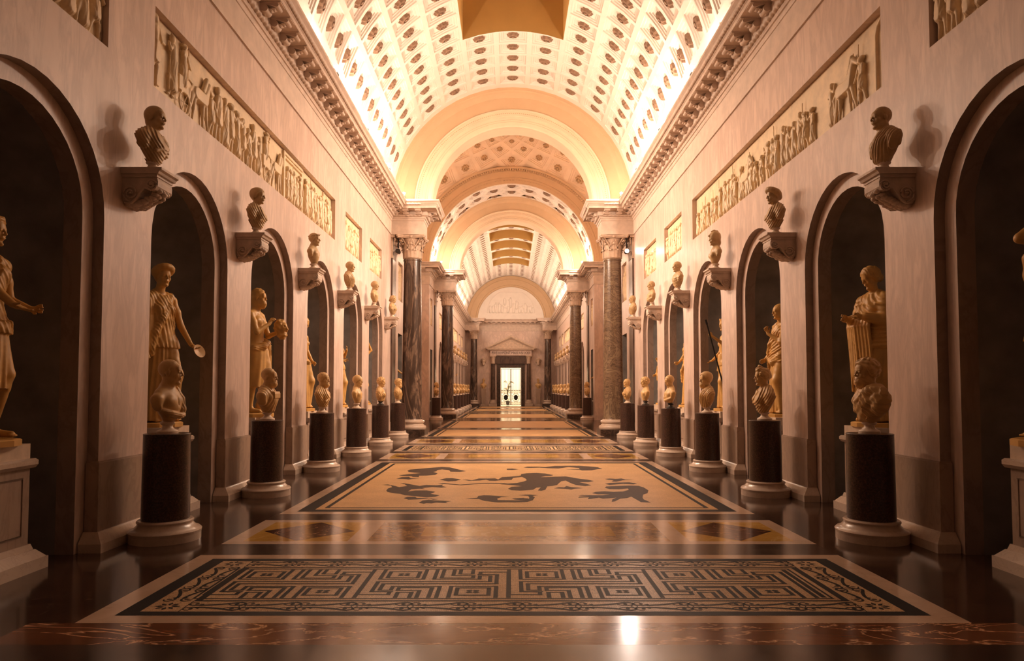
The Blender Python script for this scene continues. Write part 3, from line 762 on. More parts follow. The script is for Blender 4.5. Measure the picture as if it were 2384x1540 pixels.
def coffer(mb, P, poly, steps, mi=0):
    """poly: tile outline in (u,v); steps: (scale, depth) rings; closes with a flat ground"""
    n = len(poly); cu = sum(p[0] for p in poly)/n; cv = sum(p[1] for p in poly)/n; o = len(mb.v)
    full = [(1, 0)]+list(steps)
    for s, d in full:
        for u, v in poly: mb.v.append(P(cu+(u-cu)*s, cv+(v-cv)*s, d))
    for j in range(len(full)-1):
        for i in range(n):
            k = (i+1) % n; mb.f.append((o+j*n+i, o+j*n+k, o+(j+1)*n+k, o+(j+1)*n+i)); mb.m.append(mi)
    e = o+(len(full)-1)*n; mb.f.append(tuple(e+i for i in range(n))); mb.m.append(mi)
    return cu, cv
RV = 4.06
def cyl(R, sgn=1):
    return lambda u, v, d: ((R+d)*math.cos(u), v, ZV+(R+d)*math.sin(u))
NC = 13; DU = PI/NC
def vault(y_start, rows, pitch, direction, sky, y_end, edge):
    """sky: set of rows without the three central columns"""
    mb = MB(); P = cyl(RV)
    steps = [(.84, 0), (.83, .032), (.71, .036), (.70, .066), (.58, .07), (.57, .095), (.4, .095)]
    for r in range(rows):
        ya = y_start+direction*pitch*r; yb = ya+direction*pitch
        v0, v1 = min(ya, yb), max(ya, yb)
        for c in range(NC):
            if r in sky and c in (5, 6, 7): continue
            u0, u1 = c*DU, (c+1)*DU
            coffer(mb, P, [(u0, v0), ((u0+u1)/2, v0), (u1, v0), (u1, (v0+v1)/2), (u1, v1), ((u0+u1)/2, v1), (u0, v1), (u0, (v0+v1)/2)], steps, 0)
            rosette(mb, P, (u0+u1)/2, (v0+v1)/2, DU*.185, pitch*.19, .095, -.012, 1)
    last = y_start+direction*pitch*rows
    for a, b in ((min(edge, y_start), max(edge, y_start)), (min(last, y_end), max(last, y_end))):
        if b-a > .01:
            for c in range(NC*2):
                u0, u1 = c*DU/2, (c+1)*DU/2; mb.add([P(u0, a, 0), P(u1, a, 0), P(u1, b, 0), P(u0, b, 0)], [(0, 1, 2, 3)])
    # plain lower strip behind the cornice
    for s in (1, -1): mb.add([(s*RV, YN0 if direction < 0 else YF0, 7.6), (s*RV, edge if direction < 0 else y_end, 7.6), (s*RV, edge if direction < 0 else y_end, ZV), (s*RV, YN0 if direction < 0 else YF0, ZV)], [(0, 1, 2, 3)])
    # skylight shafts
    runs = []; cur = None
    for r in sorted(sky):
        if cur and r == cur[1]+1: cur[1] = r
        else: cur = [r, r]; runs.append(cur)
    ua, ub = 5*DU, 8*DU
    for a, b in runs:
        ya = y_start+direction*pitch*a; yb = y_start+direction*pitch*(b+1); y0, y1 = min(ya, yb), max(ya, yb)
        x = RV*math.cos(ua); zb = ZV+RV*math.sin(ua); zt = ZV+RV+1.55; n = 12
        for y, fl in ((y0, 0), (y1, 1)):
            vs = [P(ua+(ub-ua)*i/n, y, 0) for i in range(n+1)]; vs += [(p[0], y, zt) for p in vs]
            mb.add(vs, [(i, i+1, i+n+2, i+n+1) for i in range(n)], 2)
        for s in (1, -1): mb.add([(s*x, y0, zb), (s*x, y1, zb), (s*x, y1, zt), (s*x, y0, zt)], [(0, 1, 2, 3)], 2)
        mb.add([(-x, y0, zt), (x, y0, zt), (0, (y0+y1)/2, zt+.9)], [(0, 1, 2)], 2); mb.add([(-x, y1, zt), (x, y1, zt), (0, (y0+y1)/2, zt+.9)], [(0, 1, 2)], 2)
        mb.add([(-x, y0, zt), (-x, y1, zt), (0, (y0+y1)/2, zt+.9)], [(0, 1, 2)], 2); mb.add([(x, y0, zt), (x, y1, zt), (0, (y0+y1)/2, zt+.9)], [(0, 1, 2)], 2)
    return mb
VM = [M['plaster'], M['rosette'], M['shaft']]
PN = .69
sky = set(r for r in range(5, 34) if (r-5) % 5 != 4)
nv = vault(22.72, 35, PN, -1, sky, YN0, YN1)
ceil = structure('ceiling', nv.mesh('ceiling', VM))
PF = .634; YS = 43.2-9*PF
skyf = set(r for r in range(5, 29) if (r-5) % 5 != 4 and r < 29)
fv = vault(YS, 38, PF, 1, skyf, YF1, YF0-.1)
# tympanum of the far end above the cornice is the end wall's lunette
structure('far_vault', fv.mesh('far_vault', VM), ceil)
# arches between vault and crossing
am = MB()
def arch_front(y, s):   # s=+1: faces the camera side (near), fascia at y, thickness goes away from it
    f = lambda t: y+s*t
    arc_sweep(am, [(4.12, f(0)), (3.96, f(0)), (3.93, f(.04)), (3.80, f(.06)), (3.74, f(.12)), (3.36, f(.14)), (3.33, f(.08))])
    arc_sweep(am, [(3.33, f(.08)), (3.28, f(.08)), (3.26, f(.13)), (3.14, f(.13)), (3.13, f(.115)), (3.10, f(.115)), (3.09, f(.13)), (2.98, f(.13)), (2.96, f(.09)), (2.90, f(.09)), (2.88, f(.05)), (2.76, f(.05)), (2.72, f(.09)), (2.72, f(.85))], mi=1)
    # beads of the archivolt
    for r, yy, nb, sz in ((3.20, f(.12), 150, .018),):
        for i in range(nb):
            a = PI*(i+.5)/nb; c = (r*math.cos(a), yy, ZV+r*math.sin(a))
            am.add([(c[0]+sz*q[0], c[1]+sz*q[1], c[2]+sz*q[2]) for q in ((1, 0, 0), (-1, 0, 0), (0, 1, 0), (0, -1, 0), (0, 0, 1), (0, 0, -1))], [(0, 2, 4), (2, 1, 4), (1, 3, 4), (3, 0, 4), (2, 0, 5), (1, 2, 5), (3, 1, 5), (0, 3, 5)])
arch_front(YN1, 1); arch_front(36.2, 1)
arc_sweep(am, [(2.72, 23.75), (4.06, 23.80)]); arc_sweep(am, [(2.72, 37.0), (4.12, 37.05)])
structure('archivolts', am.mesh('archivolts', [M['fascia'], M['archlight']], smooth=True), ceil)
# short barrels with long hexagonal coffers beside the crossing
import bmesh
def clip_mesh(me, planes):
    bm = bmesh.new(); bm.from_mesh(me)
    for co_, no in planes:
        bmesh.ops.bisect_plane(bm, geom=bm.verts[:]+bm.edges[:]+bm.faces[:], plane_co=co_, plane_no=no, clear_outer=True)
    bm.to_mesh(me); bm.free()
P = cyl(RV)
for y0, y1 in ((23.8, 26.3), (34.0, 36.25)):
    hx = MB(); L = y1-y0-.16; S = PI/7; w_ = S/3; e = S/6; rs = L/4
    for k in range(-1, 6):
        for c in range(-1, 9):
            u = (c+(.5 if k % 2 else 0))*S+.0; v = y0+.08+rs*k
            poly = [(u-w_, v), (u-w_*.75, v-rs/2), (u-e, v-rs), (u, v-rs), (u+e, v-rs), (u+w_*.75, v-rs/2), (u+w_, v), (u+w_*.75, v+rs/2), (u+e, v+rs), (u, v+rs), (u-e, v+rs), (u-w_*.75, v+rs/2)]
            coffer(hx, P, poly, [(.80, -.0), (.78, .06), (.64, .07), (.62, .13), (.4, .135)], 0)
            rosette(hx, P, u, v, w_*.34, rs*.36, .13, -.02, 1)
    me = hx.mesh('barrel_soffit', [M['plaster'], M['rosette']])
    clip_mesh(me, [((0, y0+.08, 0), (0, -1, 0)), ((0, y1-.08, 0), (0, 1, 0)), ((0, 0, ZV-.1), (0, 0, -1))])
    structure('barrel_soffit', me, ceil)
    hb = MB()
    arc_sweep(hb, [(RV+.145, y0), (RV+.145, y1)])
    for a_ in (y0, y1-.10): arc_sweep(hb, [(RV+.02, a_), (RV-.02, a_), (RV-.02, a_+.10), (RV+.02, a_+.10)])
    structure('soffit_border', hb.mesh('soffit_border', M['plaster'], smooth=True), ceil)
# crossing dome, clipped by the planes of the two arches
YC = 30.15; HD = 3.85; RD = math.sqrt(4.85**2+HD**2)
dm = MB()
NL = 16; K = 2*PI/NL
def DP(u, v, d):        # u longitude steps, v conformal latitude steps
    lat = 2*math.atan(math.exp(v*K))-PI/2; R = RD+d
    return (R*math.cos(lat)*math.sin(u*K), YC+R*math.cos(lat)*math.cos(u*K), ZV+R*math.sin(lat))
for j in range(-1, 22):
    v = j*.5+.0
    for i in range(NL):
        u = i+(0.5 if j % 2 else 0)
        c = DP(u, v, 0)
        if c[2] < ZV-.6 or abs(c[1]-YC) > HD+.55 or v > 6.3: continue
        poly = [(u-.5, v), (u, v-.5), (u+.5, v), (u, v+.5)]
        fine = []
        for a, b in zip(poly, poly[1:]+poly[:1]): fine += [a, ((a[0]+b[0])/2, (a[1]+b[1])/2)]
        s = math.cos(2*math.atan(math.exp(v*K))-PI/2)
        coffer(dm, DP, fine, [(.80, 0), (.79, .06*s), (.66, .07*s), (.65, .12*s), (.50, .125*s), (.49, .16*s), (.3, .16*s)], 0)
        rosette(dm, DP, u, v, .135, .135, .16*s, -.01, 1)
me = dm.mesh('dome', [M['domecoffer'], M['domeros']])
bm = bmesh.new(); bm.from_mesh(me)
for yy, no in ((YC-HD, (0, -1, 0)), (YC+HD, (0, 1, 0))):
    bmesh.ops.bisect_plane(bm, geom=bm.verts[:]+bm.edges[:]+bm.faces[:], plane_co=(0, yy, 0), plane_no=no, clear_outer=True)
bmesh.ops.bisect_plane(bm, geom=bm.verts[:]+bm.edges[:]+bm.faces[:], plane_co=(0, 0, ZV-.3), plane_no=(0, 0, -1), clear_outer=True)
bm.to_mesh(me); bm.free()
structure('crossing_dome', me, ceil)
# archivolts of the crossing (dentils and fascias) on both arches
cr = MB()
for y, s in ((34.0, 1), (26.3, -1)):
    f = lambda t: y-s*t
    arc_sweep(cr, [(5.3, f(-.02)), (4.92, f(0)), (4.90, f(.16)), (4.80, f(.15)), (4.78, f(.06)), (4.70, f(.06)), (4.68, f(.03)), (4.42, f(.03)), (4.41, f(.05)), (4.38, f(.05)), (4.37, f(0)), (4.10, f(0)), (4.08, f(.04)), (4.06, f(-.02))])
    nd = 130
    for i in range(nd):
        a0, a1 = PI*(i+.2)/nd, PI*(i+.75)/nd; vs = []
        for yy in (f(.05), f(.13)):
            for a, r in ((a0, 4.70), (a1, 4.70), (a1, 4.79), (a0, 4.79)): vs.append((r*math.cos(a), yy, ZV+r*math.sin(a)))
        cr.add(vs, [(0, 1, 2, 3), (4, 7, 6, 5), (0, 4, 5, 1), (1, 5, 6, 2), (2, 6, 7, 3), (3, 7, 4, 0)])
    nb = 90
    for i in range(nb):
        a0, a1 = PI*(i+.25)/nb, PI*(i+.75)/nb; vs = []
        for yy in (f(.0), f(.035)):
            for a, r in ((a0, 4.24), (a1, 4.24), (a1, 4.265), (a0, 4.265)): vs.append((r*math.cos(a), yy, ZV+r*math.sin(a)))
        cr.add(vs, [(0, 1, 2, 3), (4, 7, 6, 5), (0, 4, 5, 1), (1, 5, 6, 2), (2, 6, 7, 3), (3, 7, 4, 0)])
structure('crossing_archivolts', cr.mesh('crossing_archivolts', M['fascia'], smooth=True), ceil)
# ---- entablature -------------------------------------------------------------
PROF = [(0, 6.75), (.03, 6.75), (.03, 7.20), (.045, 7.205), (.06, 7.235), (.06, 7.275), (.085, 7.28), (.085, 7.31), (.10, 7.33), (.10, 7.345), (.15, 7.37), (.155, 7.40), (.155, 7.525), (.49, 7.53), (.49, 7.60), (.505, 7.61), (.51, 7.64), (.535, 7.655), (.555, 7.70), (.59, 7.735), (.60, 7.745), (.60, 7.79), (0, 7.80)]
def sweep(mb, path, prof, inward=1, mi=0):
    """path: list of (x, y); interior lies to the right of travel for inward=1"""
    n = len(path); m = len(prof); o = len(mb.v)
    for i, (x, y) in enumerate(path):
        def nrm(a, b):
            dx, dy = b[0]-a[0], b[1]-a[1]; l = math.hypot(dx, dy); return (dy/l*inward, -dx/l*inward)
        ns = []
        if i > 0: ns.append(nrm(path[i-1], path[i]))
        if i < n-1: ns.append(nrm(path[i], path[i+1]))
        if len(ns) == 1: mx, my = ns[0]
        else:
            sx, sy = ns[0][0]+ns[1][0], ns[0][1]+ns[1][1]; d = 1+ns[0][0]*ns[1][0]+ns[0][1]*ns[1][1]; mx, my = sx/d, sy/d
        for p, z in prof: mb.v.append((x+mx*p, y+my*p, z))
    for i in range(n-1):
        for j in range(m-1): mb.f.append((o+i*m+j, o+(i+1)*m+j, o+(i+1)*m+j+1, o+i*m+j+1)); mb.m.append(mi)
def rope(mb, a, b, p, z, r, period, inward):
    """twisted rope moulding from a to b (xy), offset p from the wall"""
    dx, dy = b[0]-a[0], b[1]-a[1]; L = math.hypot(dx, dy); dx /= L; dy /= L; nx, ny = dy*inward, -dx*inward
    step = period/4; n = max(2, int(L/step)); S = 7; o = len(mb.v)
    for i in range(n+1):
        t = L*i/n
        for k in range(S):
            a2 = -PI*.75+PI*1.25*k/(S-1); rr = r*(1+.28*math.sin(2*PI*t/period+a2*1.3))
            q = p+rr*math.cos(a2); mb.v.append((a[0]+dx*t+nx*q, a[1]+dy*t+ny*q, z+rr*math.sin(a2)))
    for i in range(n):
        for k in range(S-1): mb.f.append((o+i*S+k, o+(i+1)*S+k, o+(i+1)*S+k+1, o+i*S+k+1)); mb.m.append(0)
def modillion_mesh():
    mb = MB(); pts = []
    # side profile in (out, z): scroll bracket
    pr = [(0, 0), (0, -.125)]
    for i in range(9):
        a = -PI/2+PI*i/8*.9; pr.append((.07+.06*math.cos(a)*.9, -.09+.055*math.sin(a)))
    pr += [(.17, -.05), (.20, -.06)]
    for i in range(7):
        a = -PI*.6+PI*i/6*.9; pr.append((.255+.035*math.cos(a), -.045+.03*math.sin(a)))
    pr += [(.30, 0)]
    mb.prism(pr, 'y', -.095, .095); mb.v = [(x, y, z) for x, y, z in mb.v]
    mb.box((0, -.115, -.014), (.325, .115, .0))
    # leaf on the underside
    for s in range(5):
        x0 = .02+.05*s; mb.add([(x0, -.07, -.125+.016*s), (x0+.055, -.06, -.125+.018*s), (x0+.055, .06, -.125+.018*s), (x0, .07, -.125+.016*s), (x0+.03, 0, -.155+.02*s)], [(0, 1, 4), (1, 2, 4), (2, 3, 4), (3, 0, 4)])
    return mb.mesh('modillion', M['stone'])
MOD = modillion_mesh()
def put_mods(parent, a, b, inward, spacing=.45, inset=.2, name='modillion'):
    dx, dy = b[0]-a[0], b[1]-a[1]; L = math.hypot(dx, dy); dx /= L; dy /= L; nx, ny = dy*inward, -dx*inward
    n = max(1, round((L-2*inset)/spacing)); rz = math.atan2(ny, nx)
    for i in range(n+1):
        t = inset+(L-2*inset)*i/n
        link(name, MOD, parent, (a[0]+dx*t+nx*.155, a[1]+dy*t+ny*.155, 7.53), (0, 0, rz))
def side_path(pts, s): return [(x*s, y) for x, y in pts]
num = 1
for s in (1, -1):
    for pts in ([(-4.1, YN0), (-4.1, YN1), (-3.02, YN1), (-3.02, 23.85), (-4.1, 23.85), (-4.1, 26.3), (-6.15, 26.3)],
                [(-6.15, 34.0), (-4.1, 34.0), (-4.1, 36.2), (-3.02, 36.2), (-3.02, 37.1), (-4.1, 37.1), (-4.1, 60.9)]):
        mb = MB(); path = side_path(pts, s); sweep(mb, path, PROF, s)
        root = structure('trim_%d' % num, mb.mesh('trim_%d' % num, M['stone'])); num += 1
        rp = MB()
        for a, b in zip(path[:-1], path[1:]):
            rope(rp, a, b, .12, 7.385, .045, .13, s); rope(rp, a, b, .528, 7.655, .030, .10, s)
        link('rope_moulding', rp.mesh('rope_moulding', M['stone'], smooth='all'), root)
        far = pts[0][1] > 30
        for a, b in zip(path[:-1], path[1:]):
            L = math.hypot(b[0]-a[0], b[1]-a[1])
            put_mods(root, a, b, s, .45, .25 if L > 1.2 else .12)
# end wall cornice ---------------------------------------------------------------
mb = MB(); ep = [(-4.1, 60.9), (-2.86, 60.9), (-2.86, 62.0), (2.86, 62.0), (2.86, 60.9), (4.1, 60.9)]
sweep(mb, ep, PROF, 1)
root = structure('trim_%d' % num, mb.mesh('trim_%d' % num, M['stone'])); num += 1
for a, b in zip(ep[:-1], ep[1:]): put_mods(root, a, b, 1, .45, .25)
# entablature blocks over the columns
for s, ys in ((1, (YN1, 23.85)), (-1, (YN1, 23.85)), (1, (36.2, 37.1)), (-1, (36.2, 37.1))):
    mb = MB().box((-4.1, ys[0], 6.75), (-3.02, ys[1], 7.78))
    if s < 0: mb.mirror_x()
    structure('trim_%d' % num, mb.mesh('block', M['wall'])); num += 1
for s in (1, -1):
    mb = MB().box((-4.1, 60.9, 6.75), (-2.86, 62.0, 7.78))
    if s < 0: mb.mirror_x()
    structure('trim_%d' % num, mb.mesh('block', M['wall'])); num += 1
# ---- end wall with lunette and door --------------------------------------------
ew = MB(); Y = YF1; DX, DZ = .92, 3.42
for x0, x1, z0, z1 in ((-4.1, -DX, 0, ZV+.1), (DX, 4.1, 0, ZV+.1), (-DX, DX, DZ, ZV+.1)):
    ew.add([(x0, Y, z0), (x1, Y, z0), (x1, Y, z1), (x0, Y, z1)], [(0, 1, 2, 3)])
vs = [(0, Y+.02, ZV)]+[(RV*math.cos(PI*i/40), Y+.02, ZV+RV*math.sin(PI*i/40)) for i in range(41)]
ew.add(vs, [(0, i+1, i+2) for i in range(40)], 1)
for s in (-1, 1): ew.add([(s*DX, Y, 0), (s*DX, Y+.8, 0), (s*DX, Y+.8, DZ), (s*DX, Y, DZ)], [(0, 1, 2, 3)], 2)
ew.add([(-DX, Y, DZ), (DX, Y, DZ), (DX, Y+.8, DZ), (-DX, Y+.8, DZ)], [(0, 1, 2, 3)], 2)
wb = structure('wall_back', ew.mesh('wall_back', [M['wall'], M['plaster'], M['doorframe']]))
lu = MB(); arc_sweep(lu, [(4.04, Y), (4.0, Y-.05), (3.72, Y-.07), (3.70, Y-.11), (3.2, Y-.10), (3.16, Y-.15), (3.05, Y-.15), (3.0, Y)])
link('lunette_archivolt', lu.mesh('lunette_archivolt', M['fascia'], smooth=True), wb)
# closing wall behind the camera
cw = MB(); cw.add([(-4.1, YN0, 0), (4.1, YN0, 0), (4.1, YN0, ZV), (-4.1, YN0, ZV)], [(0, 1, 2, 3)])
vs = [(0, YN0, ZV)]+[(RV*math.cos(PI*i/24), YN0, ZV+RV*math.sin(PI*i/24)) for i in range(25)]
cw.add(vs, [(0, i+1, i+2) for i in range(24)]); structure('wall_front', cw.mesh('wall_front', M['dado']))
# ------------------------------------------------------------------ columns
def capital_mesh(R=.30, H=.78, flat=False, mat=None):
    mb = MB()
    bell = [(R, 0), (R*1.06, .02), (R*1.0, .04), (R*1.0, .3*H), (R*1.06, .6*H), (R*1.28, .86*H)]
    mb.lathe(bell, 24)
    def leaf(a, z0, h, r0, w, curl):
        n, m = 8, 5; o = len(mb.v); ca, sa = math.cos(a), math.sin(a)
        for i in range(n+1):
            t = i/n
            if t < .7: r = r0+.03*t; z = z0+h*t/.7*.95
            else:
                q = (t-.7)/.3*PI*1.15; r = r0+.021+curl*(1-math.cos(q))*.6; z = z0+h*.95+curl*.7*math.sin(q)
            ww = w*(1-.5*abs(t-.35)**1.4)*(1+.10*math.sin(t*26))*(1 if t < .85 else .65)
            for k in range(m):
                s = (k/(m-1)-.5)*2; rr = r+.022*(1-abs(s))-.012*(k % 2)
                x, y = rr, s*ww; mb.v.append((x*ca-y*sa, x*sa+y*ca, z))
        for i in range(n):
            for k in range(m-1): mb.f.append((o+i*m+k, o+i*m+k+1, o+(i+1)*m+k+1, o+(i+1)*m+k)); mb.m.append(0)
    for i in range(8): leaf(2*PI*i/8+PI/8, .03, .34*H, R*1.02, R*.42, .055); leaf(2*PI*i/8, .03, .62*H, R*1.05, R*.36, .07)
    for i in range(4):       # corner volutes
        a = PI/4+i*PI/2; ca, sa = math.cos(a), math.sin(a)
        for sd in (-1, 1):
            pts = []
            for k in range(18):
                t = k/17
                if t < .4: q = t/.4; r = R*1.12+q*R*.42; z = .50*H+q*.36*H; off = sd*(.12*(1-q)+.03)
                else:
                    q = (t-.4)/.6; an = PI*.5-q*PI*2.6; rd = .075*(1-.65*q); r = R*1.54+rd*math.cos(an)+.0; z = .80*H+rd*math.sin(an); off = sd*.03
                pts.append((r*ca-off*sa, r*sa+off*ca, z))
            mb.tube(pts, .021, 6)
        b = i*PI/2; pts = []
        for sd in (-1, 1):
            pts = [((R*1.2+.10*t)*math.cos(b)-sd*(.12-.085*t)*math.sin(b), (R*1.2+.10*t)*math.sin(b)+sd*(.12-.085*t)*math.cos(b), .55*H+.27*H*t) for t in (0, .3, .6, .85, 1)]
            mb.tube(pts, .017, 6)
        cb, sb = (R*1.33)*math.cos(b), (R*1.33)*math.sin(b)
        mb.lathe([(0, -.06), (.045, -.04), (.06, 0), (.045, .04), (0, .06)], 10, (cb, sb, .93*H), caps=False)
    ab = []
    S = R*1.62
    for i in range(4):
        a = i*PI/2; c0 = (S*.92, -S); c1 = (S*.92, S)
        for k, (x, y) in enumerate([(S, -S*.9), (S*.88, -S*.5), (S*.82, 0), (S*.88, S*.5), (S, S*.9)]):
            ab.append((x*math.cos(a)-y*math.sin(a), x*math.sin(a)+y*math.cos(a)))
    mb.prism(ab, 'z', .875*H, .93*H); mb.prism([(x*1.05, y*1.05) for x, y in ab], 'z', .93*H, H)
    return mb.mesh('capital', mat or M['capital'], smooth=True)
BASEP = [(1.42, 0), (1.42, .0), (1.47, .035), (1.47, .075), (1.42, .11), (1.30, .115), (1.30, .13), (1.20, .15), (1.17, .18), (1.20, .205), (1.26, .21), (1.30, .235), (1.30, .265), (1.24, .29), (1.12, .295), (1.10, .33)]
def column_parts(r, h_total, z0, shaft_mat, plinth_h):
    bz = plinth_h; H = h_total
    pl = MB().box((-r*1.5, -r*1.5, 0), (r*1.5, r*1.5, plinth_h)).mesh('plinth', M['doorframe'])
    bs = MB().lathe([(q*r, z) for q, z in BASEP], 40).mesh('base', M['base'], smooth=True)
    s0, s1 = plinth_h+.33, H-.78; L = s1-s0
    prof = [(r*1.06, 0), (r*1.0, .05)]+[(r*(1-.13*(t/10)**1.8), .05+(L-.12)*t/10) for t in range(1, 11)]+[(r*.93, L-.06), (r*.93, L-.02), (r*.88, L)]
    sh = MB().lathe(prof, 40).mesh('shaft', shaft_mat, smooth=True)
    return pl, bs, sh, s0, s1
CAP = capital_mesh(.295, .78)
def column(x, y, r, mat, label, group, hp=.20, pm=True):
    t = thing('marble_column', label, 'column', (x, y, 0), 0, group)
    pl, bs, sh, s0, s1 = column_parts(r, 6.75, 0, mat, hp)
    link('plinth', pl, t); link('base', bs, t, (0, 0, hp)); link('shaft', sh, t, (0, 0, s0)); link('capital', CAP, t, (0, 0, 6.75-.78), (0, 0, 0), (r/.335, r/.335, 1))
    return t
G = 'free-standing marble columns'
column(-3.42, 23.38, .335, M['col_dark'], 'dark swirled marble column before the left wall, nearer to the camera', G)
column(3.42, 23.38, .335, M['col_light'], 'wavy light brown marble column before the right wall, nearer to the camera', G)
column(-3.42, 36.62, .335, M['col_dark'], 'dark mottled marble column on the left beyond the dome', G)
column(3.42, 36.62, .335, M['col_light'], 'brown cloudy marble column on the right beyond the dome', G)
column(-3.30, 61.35, .32, M['col_dark'], 'dark marble column in the left corner beside the end wall', G)
column(3.30, 61.35, .32, M['col_dark'], 'dark marble column in the right corner beside the end wall', G)
# flat pilasters behind the columns
def pil_cap():
    mb = MB(); w = .36
    mb.box((-.02, -w, 0), (.06, w, .70))
    for zz, n, hh in ((.02, 5, .26), (.25, 4, .26)):
        for i in range(n):
            yy = -w*.85+2*w*.85*(i+.5)/n; hw = w*.75/n
            mb.add([(.06, yy-hw, zz), (.06, yy+hw, zz), (.09, yy+hw*.9, zz+hh*.8), (.09, yy-hw*.9, zz+hh*.8), (.15, yy+hw*.5, zz+hh), (.15, yy-hw*.5, zz+hh), (.13, yy, zz+hh*.86)], [(0, 1, 2, 3), (3, 2, 4, 5), (5, 4, 6)])
    for s in (-1, 1):
        pts = [(.11, s*(w-.10+.012*k), .48+.03*k) for k in range(5)]+[(.13, s*(w+.0)+.05*math.cos(a)*s, .62+.05*math.sin(a)) for a in [PI*.9-.5*k for k in range(8)]]
        mb.tube(pts, .02, 6)
    mb.box((-.02, -w*1.2, .70), (.14, w*1.2, .78))
    return mb.mesh('capital', M['capital'])
PCAP = pil_cap()
PSH = MB().box((-.02, -.33, .45), (.055, .33, 5.98)).mesh('shaft', M['pil_dark'])
PBS = MB().prism([(-.02, 0), (.17, 0), (.17, .12), (.15, .2), (.12, .24), (.14, .28), (.12, .34), (.07, .38), (.06, .45), (-.02, .45)], 'y', -.38, .38).mesh('base', M['base'])
for s, sn in ((-1, 'left'), (1, 'right')):
    for y, wh in ((23.38, 'nearer'), (36.62, 'farther')):
        t = thing('wall_pilaster', 'dark flat pilaster on the %s wall behind the %s free-standing column' % (sn, wh), 'pilaster', (4.1*s, y, 0), PI if s > 0 else 0, 'pilasters behind the columns')
        link('shaft', PSH, t); link('base', PBS, t); link('capital', PCAP, t, (0, 0, 5.97))
# ------------------------------------------------------------------ consoles with scrolls
def console_meshes():
    W = .165
    top = MB().prism([(0, .245), (0, .31), (.425, .31), (.425, .285), (.40, .27), (.39, .245)], 'y', -W-.02, W+.02)
    top.box((.0, -W, .215), (.37, W, .245))
    body = MB()
    pr = [(0, .215), (.36, .215), (.372, .17), (.37, .12), (.345, .085), (.30, .075), (.265, .095), (.235, .10), (.20, .065), (.17, .02), (.13, -.03), (.09, -.055), (.03, -.05), (0, -.02)]
    body.prism(pr, 'y', -W*.9, W*.9)
    for s in (-1, 1):
        for cx, cz, R in ((.095, .045, .085), (.31, .135, .055)):
            pts = []
            for k in range(26):
                t = k/25; a = PI*1.5-t*PI*3.6*(1 if cx < .2 else -1); r = R*(1-.8*t); pts.append((cx+r*math.cos(a), s*(W*.9+.004+.012*t), cz+r*math.sin(a)))
            body.tube(pts, .011, 6)
            body.lathe([(0, -.012), (.02, -.008), (.02, .008), (0, .012)], 8, (cx, s*(W*.9+.012), cz), caps=False)
        pts = [(.03, s*W*.91, -.05), (.09, s*W*.91, -.055), (.13, s*W*.91, -.03), (.17, s*W*.91, .02), (.2, s*W*.91, .065), (.235, s*W*.91, .10), (.265, s*W*.91, .095), (.3, s*W*.91, .075)]
        body.tube(pts, .010, 6)
    leaf = MB()
    rr = random.Random(3)
    for i in range(9):
        t = i/8; x = .04+.30*t; z = -.07+.13*t*t+.02; r = .055*(1-.25*t)
        for s in (-1, 0, 1):
            leaf.lathe([(0, -r*.7), (r*.8, -r*.3), (r, 0), (r*.7, r*.5), (0, r*.6)], 8, (x+rr.uniform(-.01, .01), s*.065, z+rr.uniform(-.008, .008)), caps=False)
    for s in (-1, 1): leaf.lathe([(0, -.03), (.022, -.015), (.027, 0), (.02, .02), (0, .03)], 10, (.33, s*.045, .035), caps=False)
    leaf.lathe([(0, -.04), (.04, -.02), (.05, 0), (.03, .02), (0, .03)], 10, (.35, .0, .07), caps=False)
    return (top.mesh('shelf', M['console']), body.mesh('scroll_bracket', M['console']), leaf.mesh('acanthus_leaf', M['console'], smooth='all'))
CT, CB, CL = console_meshes()
# ------------------------------------------------------------------ pedestals
SHAFT = MB().lathe([(.233, 0), (.233, .01), (.226, .88), (.228, .895), (.222, .90)], 48).mesh('shaft', M['granite'], smooth=True)
PBASE = MB().lathe([(.345, 0), (.345, .065), (.345, .07), (.348, .078), (.352, .10), (.335, .118), (.305, .125), (.295, .135), (.272, .16), (.262, .178), (.262, .182), (.272, .186), (.274, .20), (.262, .212), (.236, .215)], 56).mesh('base', M['base'], smooth=True)
SOCLE = MB().lathe([(.105, 0), (.105, .022), (.098, .03), (.085, .036), (.062, .05), (.05, .07), (.05, .085), (.068, .095), (.074, .108), (.066, .12), (.05, .128), (.052, .165)], 32).mesh('socle', M['socle'], smooth=True)
SOCLE_D = SOCLE.copy(); SOCLE_D.materials[0] = M['bronze']
# statue pedestal
def statue_pedestal():
    cap = MB().prism([(-.36, .88), (.36, .88), (.385, .91), (.385, .945), (.36, .96), (-.36, .96), (-.385, .945), (-.385, .91)], 'y', -.36, .36)
    blk = MB().box((-.33, -.33, .96), (.33, .33, 1.09))
    die = MB().box((-.33, -.33, .22), (.33, .33, .88)); 
    for s in (-1, 1): die.box((.33, -.25, .30), (.338, .25, .31)); die.box((.33, -.25, .79), (.338, .25, .80))
    die.box((.33, -.25, .30), (.338, -.24, .80)); die.box((.33, .24, .30), (.338, .25, .80))
    bs = MB()
    for a, z0, b, z1 in ((.44, 0, .44, .10), (.43, .10, .37, .17), (.36, .17, .345, .22)):
        bs.add([(-a, -a, z0), (a, -a, z0), (a, a, z0), (-a, a, z0), (-b, -b, z1), (b, -b, z1), (b, b, z1), (-b, b, z1)], [(0, 3, 2, 1), (4, 5, 6, 7), (0, 1, 5, 4), (1, 2, 6, 5), (2, 3, 7, 6), (3, 0, 4, 7)])
    return cap.mesh('cap', M['base']), blk.mesh('upper_block', M['socle']), die.mesh('die', M['dado']), bs.mesh('base', M['base'])
SPC, SPB, SPD, SPS = statue_pedestal()
